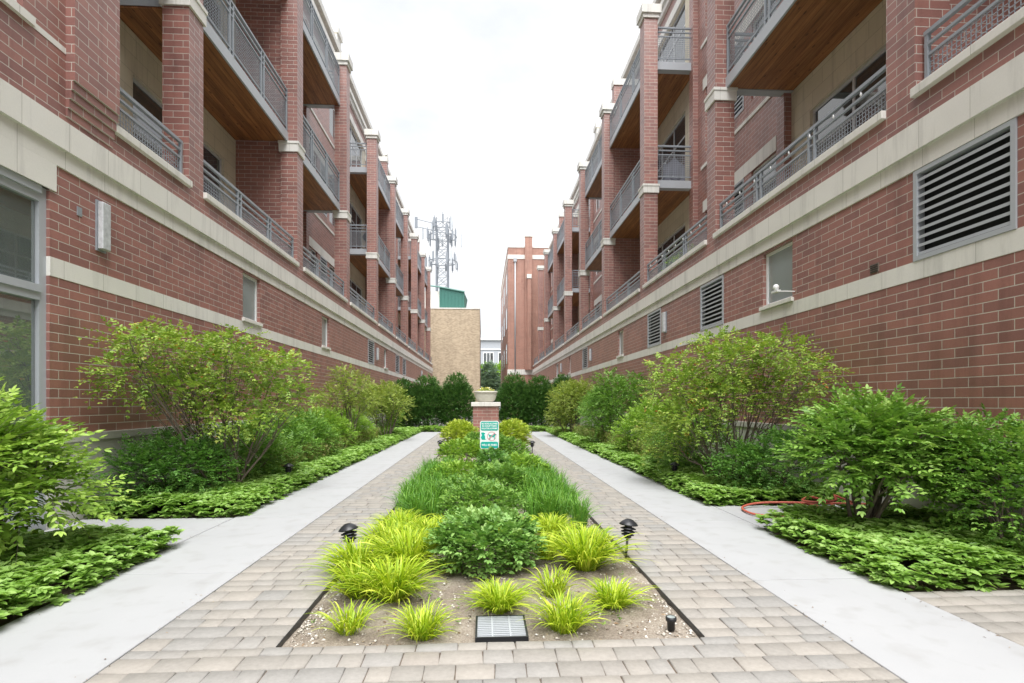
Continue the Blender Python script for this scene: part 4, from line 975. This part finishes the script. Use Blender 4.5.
# golden grasses
protos = []
def hak(i, R, H, n, w=.0085):
    V, F, rv = blades(n, R, H, w, .075, (.25, 1.0), 7, 1.3, 1.0)
    return (V, F, rv)
PR = [hak(0, .34, .18, 300, .0085), hak(1, .30, .20, 260, .008), hak(2, .38, .23, 430, .009), hak(3, .30, .18, 130, .0085)]
meshes = []
hk = [(-.80, 3.22, 3, .85, 'sparse golden grass clump at the front left corner of the bed'), (-.36, 3.12, 1, .82, 'small golden grass clump at the front edge left of the drain grate'),
      (-.86, 3.8, 1, 1.2, 'golden grass clump just below the left path light'), (-.62, 3.72, 2, 1.1, 'golden grass clump between the left edging and the front bare soil'),
      (-.98, 4.2, 2, 1.1, 'golden grass clump touching the near left path light'), (-.60, 4.3, 2, 1.2, 'golden grass clump left of the deep green shrub'), (-.83, 4.75, 2, 1.05, 'golden grass clump behind the near left path light'),
      (-.5, 4.95, 2, 1.05, 'golden grass clump behind the left side of the deep green shrub'), (-.85, 5.45, 2, 1.0, 'rearmost golden grass clump on the left of the bed'),
      (.105, 3.46, 2, .78, 'golden grass clump drooping over the drain grate'), (.49, 3.17, 1, .95, 'golden grass clump at the front edge right of the drain grate'),
      (.87, 3.50, 0, .85, 'golden grass clump near the small black spotlight'), (.84, 4.3, 2, 1.3, 'largest golden grass clump beside the near right path light'),
      (.55, 4.55, 3, 1.1, 'thin golden grass clump behind the deep green shrub at its right'), (.66, 5.15, 2, .9, 'golden grass clump before the green grass on the right'), (.30, 5.0, 2, 1.0, 'rearmost golden grass clump beside the right half of the bed'), (.50, 3.72, 3, .9, 'sparse golden grass tuft on the bare soil behind the grate clumps')]
hk += [(-.72, 5.1, 1, 1.2, 'upright golden grass clump deep in the left group'), (-.35, 5.35, 0, 1.0, 'golden grass clump left of the second green shrub'), (.95, 4.85, 0, 1.0, 'golden grass clump just beyond the largest one on the right')]
cache = {}
for (x, y, pi_, sc, lb) in hk:
    V, F, rv = PR[pi_]
    if pi_ not in cache:
        o = np_mesh('golden_grass', V.copy(), F, M['bl_hakone'], None, rv); cache[pi_] = o
    else: o = cache[pi_].copy(); COL.objects.link(o)
    o.location = (x, y, czs(x, y) - .005); o.rotation_euler = (0, 0, rnd.uniform(0, 6.28)); o.scale = (sc, sc, sc * rnd.uniform(.9, 1.1))
    tag(o, lb, 'grass clump', 'golden grass clumps in the central bed')
# green grasses as masses
def grass_mass(x0, x1, y0, y1, n, H, label):
    Vs = []; Fs = []; rs = []; k = 0
    m = n // 60
    for i in range(m):
        V, F, rv = blades(60, .26, H * rnd.uniform(.75, 1.1), .007, .06, (.1, 1.0), 5, 1.0, 1.5)
        x, y = rnd.uniform(x0, x1), rnd.uniform(y0, y1); V = V + np.array([x, y, czs(x, y)])
        Vs.append(V); Fs.append(F + k); rs.append(rv); k += len(V)
    return tag(np_mesh('green_grass', np.concatenate(Vs), np.concatenate(Fs), M['bl_green'], None, np.concatenate(rs)), label, 'grass', kind='stuff')
grass_mass(-1.0, -.5, 5.75, 9.8, 6400, .38, 'tall dark green grass in the left half of the central bed')
grass_mass(.5, 1.12, 5.6, 9.8, 7400, .38, 'tall dark green grass in the right half of the central bed')

# ---- groundcover
def groundcover(regions, dens, label, name='groundcover', mat='lf_pachy'):
    Ps = []; 
    for (x0, x1, y0, y1, h0) in regions:
        n = int((x1 - x0) * (y1 - y0) * dens * 1.5); px = x0 + (x1 - x0) * rng.random(n); py = y0 + (y1 - y0) * rng.random(n)
        h = h0 * (.8 + .2 * np.sin(px * 5.1 + 1.3 * py) * np.sin(py * 3.7 + px) + .25 * rng.random(n))
        # fall off at the walk edges
        e = np.minimum.reduce([px - x0, x1 - px, py - y0 + .0, y1 - py]); h = h * np.clip(.55 + e / .14, .3, 1); h = np.where((e < .22) & (rng.random(n) < .6), h * rng.random(n), h)
        Ps.append(np.stack([px, py, h], 1))
    P = np.concatenate(Ps); n = len(P); k = 7
    far = P[:, 1] > 12
    az = rng.random(n)[:, None] * 6.28 + np.arange(k)[None] * (6.28 / k) + rng.normal(size=(n, k)) * .2
    el = .15 + .35 * rng.random((n, k))
    D = np.stack([np.cos(az) * np.cos(el), np.sin(az) * np.cos(el), np.sin(el)], -1)
    tilt = rng.normal(size=(n, 1, 3)) * .2; D = D + tilt
    N = np.array([0, 0, 1.0]) - D * .3 + tilt
    L = (.05 + .03 * rng.random((n, k))) * np.where(far, 1.35, 1)[:, None]
    rvp = rng.random(n)[:, None] * .5 + rng.random((n, k)) * .5
    PP = np.repeat(P[:, None, :], k, 1).copy(); PP[..., 2] -= .02 * rng.random((n, k))
    return tag(leaf_obj(name, PP.reshape(-1, 3), D.reshape(-1, 3), N.reshape(-1, 3), L.ravel(), L.ravel() * .62, M[mat], None, .2, rvp.ravel()), label, 'groundcover', kind='stuff')
groundcover([(-4.62, -2.83, 2.0, 5.12, .20)], 420, 'leafy green groundcover below the bright shrub at the left edge')
groundcover([(-4.6, -2.80, 6.33, 24.0, .19)], 400, 'leafy green groundcover strip along the left sidewalk')
groundcover([(2.93, 4.8, 3.60, 5.5, .20), (3.35, 4.8, 5.42, 5.75, .2)], 420, 'leafy green groundcover below the wide shrub at the right')
groundcover([(2.90, 4.78, 6.68, 24.0, .19)], 400, 'leafy green groundcover strip along the right sidewalk')
groundcover([(-2.9, 3.0, 23.95, 25.2, .2)], 260, 'leafy green groundcover strip in front of the dark yews')
# feathery reddish perennials
def astilbe(x0, x1, y0, y1, n, label):
    S = np.stack([x0 + (x1 - x0) * rng.random(n), y0 + (y1 - y0) * rng.random(n), .18 + .28 * rng.random(n)], 1)
    d = nrm(rng.normal(size=(n, 3)) * .4 + np.array([0, 0, .8])); A, _ = sprays(S, d, 4, .14, .035, .014, up=.6)
    return tag(leaf_obj('reddish_perennials', *A[:5], M['lf_reddish'], None, rv=A[5]), label, 'plants', kind='stuff')
astilbe(-3.85, -3.3, 9.2, 17.5, 3000, 'feathery reddish green perennials between the left groundcover and shrubs')
astilbe(3.3, 3.8, 9.8, 19.5, 3000, 'feathery reddish green perennials between the right groundcover and shrubs')

# ---- litter on the bare soil
n = 900
P = np.stack([BX0 + .05 + (BX1 - BX0 - .1) * rng.random(n), 3.0 + 3.2 * rng.random(n), np.zeros(n)], 1); P[:, 2] = [soil_z(a, b) + .006 for a, b in P[:, :2]]
ok = ~((P[:, 0] > -.1) & (P[:, 0] < .32) & (P[:, 1] < 3.4)); P = P[ok]; n = len(P)
D = nrm(rng.normal(size=(n, 3)) * np.array([1, 1, .15])); N = np.array([0, 0, 1.0]) + rng.normal(size=(n, 3)) * .3
M['litter'] = attr_mat('dry_litter', [(0, (.10, .06, .035)), (.5, (.26, .17, .10)), (1, (.45, .36, .24))], .9, nvar=0)
tag(leaf_obj('leaf_litter', P, D, N, .014 + .03 * rng.random(n) ** 2, .005 + .009 * rng.random(n), M['litter'], None), 'dry brown bits of mulch and leaf litter on the bare soil of the central bed', 'litter', kind='stuff')
n = 420; xe = np.array([-2.87, -1.93, 2.06, 2.95])[rng.integers(0, 4, n)]; P = np.stack([xe + rng.normal(size=n) * .05, 2 + 14 * rng.random(n) ** 1.5, np.full(n, .004)], 1)
tag(leaf_obj('leaf_litter', P, nrm(rng.normal(size=(n, 3)) * np.array([1, 1, .08])), np.array([0, 0, 1.0]) + rng.normal(size=(n, 3)) * .15, .008 + .016 * rng.random(n) ** 2, .004 + .006 * rng.random(n), M['litter'], None), 'dry leaf crumbs lying along the edges of the two sidewalks', 'litter', kind='stuff')
n = 60; S = np.stack([BX0 + .1 + (BX1 - BX0 - .2) * rng.random(n), 3.05 + 2.2 * rng.random(n), np.full(n, .0)], 1)
ok = ~((S[:, 0] > -.12) & (S[:, 0] < .34) & (S[:, 1] < 3.42)); S = S[ok]
A, _ = sprays(np.repeat(S, 4, 0), nrm(rng.normal(size=(len(S) * 4, 3))), 2, .035, .016, .009, up=.8, zmin=-.02)
tag(leaf_obj('weeds', *A[:5], M['lf_mid'], None, rv=A[5]), 'tiny green weed seedlings dotted over the bare soil of the central bed', 'weeds', kind='stuff')
# ---- hose
def catmull(pts, m=8):
    P = [Vector(p) for p in pts]; P = [P[0]] + P + [P[-1]]; out = []
    for i in range(1, len(P) - 2):
        for j in range(m):
            t = j / m; a, b, c, d = P[i - 1], P[i], P[i + 1], P[i + 2]
            out.append(.5 * ((2 * b) + (c - a) * t + (2 * a - 5 * b + 4 * c - d) * t * t + (3 * b - a - 3 * c + d) * t ** 3))
    out.append(P[-2]); return out
pts = [(4.55, 6.15, .12), (4.1, 6.35, .10), (3.55, 6.62, .06), (3.2, 6.5, .03), (3.13, 6.15, .025), (3.3, 5.98, .03), (3.55, 6.05, .03), (3.8, 6.2, .06)]
for i in range(11):
    a = i * PI / 2.5 + .4; r = .15 + .02 * (i % 3); pts.append((3.86 + .19 * math.cos(a) * 1.0 + .012 * i, 6.12 + r * .75 * math.sin(a), .05 + .016 * i + .05 * max(0, math.sin(a))))
pts += [(4.2, 6.0, .2), (4.35, 5.9, .14), (4.5, 5.9, .1)]
pts = [(a + .06, b - .03, c) for a, b, c in pts]
mb = MB(); cp = catmull(pts, 8); mb.tube(cp, [.0135] * len(cp), 8)
tag(mb.build('garden_hose', M['hose']), 'coiled salmon red garden hose lying on the side path in the right bed', 'hose')

# ------------------------------------------------------------------ world, light, camera
w = bpy.data.worlds.new('World'); scene.world = w; w.use_nodes = True; nt = w.node_tree; nt.nodes.clear()
SUN_EL, SUN_AZ = math.radians(64), math.radians(176)
out = nd(nt, 'ShaderNodeOutputWorld'); sky = nd(nt, 'ShaderNodeTexSky'); sky.sky_type = 'NISHITA'; sky.sun_disc = False
sky.sun_elevation = SUN_EL; sky.sun_rotation = SUN_AZ
b1 = nd(nt, 'ShaderNodeBackground'); b1.inputs[1].default_value = .08; nt.links.new(sky.outputs[0], b1.inputs[0])
tc = nd(nt, 'ShaderNodeTexCoord'); mp = nd(nt, 'ShaderNodeMapping'); mp.inputs['Scale'].default_value = (1.6, 1.6, 3.2); nt.links.new(tc.outputs['Generated'], mp.inputs[0])
cn = noise(nt, mp.outputs[0], 1.7, 7, .55)
cc = ramp(nt, cn, [(.36, (.76, .785, .84)), (.47, (.86, .87, .895)), (.57, (1.0, 1.0, 1.0))])
b2 = nd(nt, 'ShaderNodeBackground'); b2.inputs[1].default_value = .57; nt.links.new(cc, b2.inputs[0])
mx = nd(nt, 'ShaderNodeMixShader'); mx.inputs[0].default_value = .93
nt.links.new(b1.outputs[0], mx.inputs[1]); nt.links.new(b2.outputs[0], mx.inputs[2]); nt.links.new(mx.outputs[0], out.inputs[0])
sl = bpy.data.lights.new('sun', 'SUN'); sl.energy = 3.5; sl.angle = math.radians(55); sl.color = (1, .99, .97)
so = bpy.data.objects.new('sun', sl); COL.objects.link(so)
dirv = Vector((math.sin(SUN_AZ) * math.cos(SUN_EL), math.cos(SUN_AZ) * math.cos(SUN_EL), math.sin(SUN_EL)))
so.rotation_euler = dirv.to_track_quat('Z', 'Y').to_euler(); so.location = (0, 0, 30)
cam = bpy.data.cameras.new('camera'); co = bpy.data.objects.new('camera', cam); COL.objects.link(co); scene.camera = co
co.location = (0, 0, CAMZ); co.rotation_euler = (PI / 2, 0, -math.atan(29 / 528))
cam.sensor_width = 36; cam.lens = 528 / 1024 * 36; cam.shift_y = 60.5 / 1024; cam.clip_start = .05; cam.clip_end = 3000
scene.view_settings.view_transform = 'Standard'; scene.view_settings.look = 'None'; scene.view_settings.gamma = 1
scene.view_settings.exposure = 1.2
scene.render.resolution_x = 1024; scene.render.resolution_y = 683
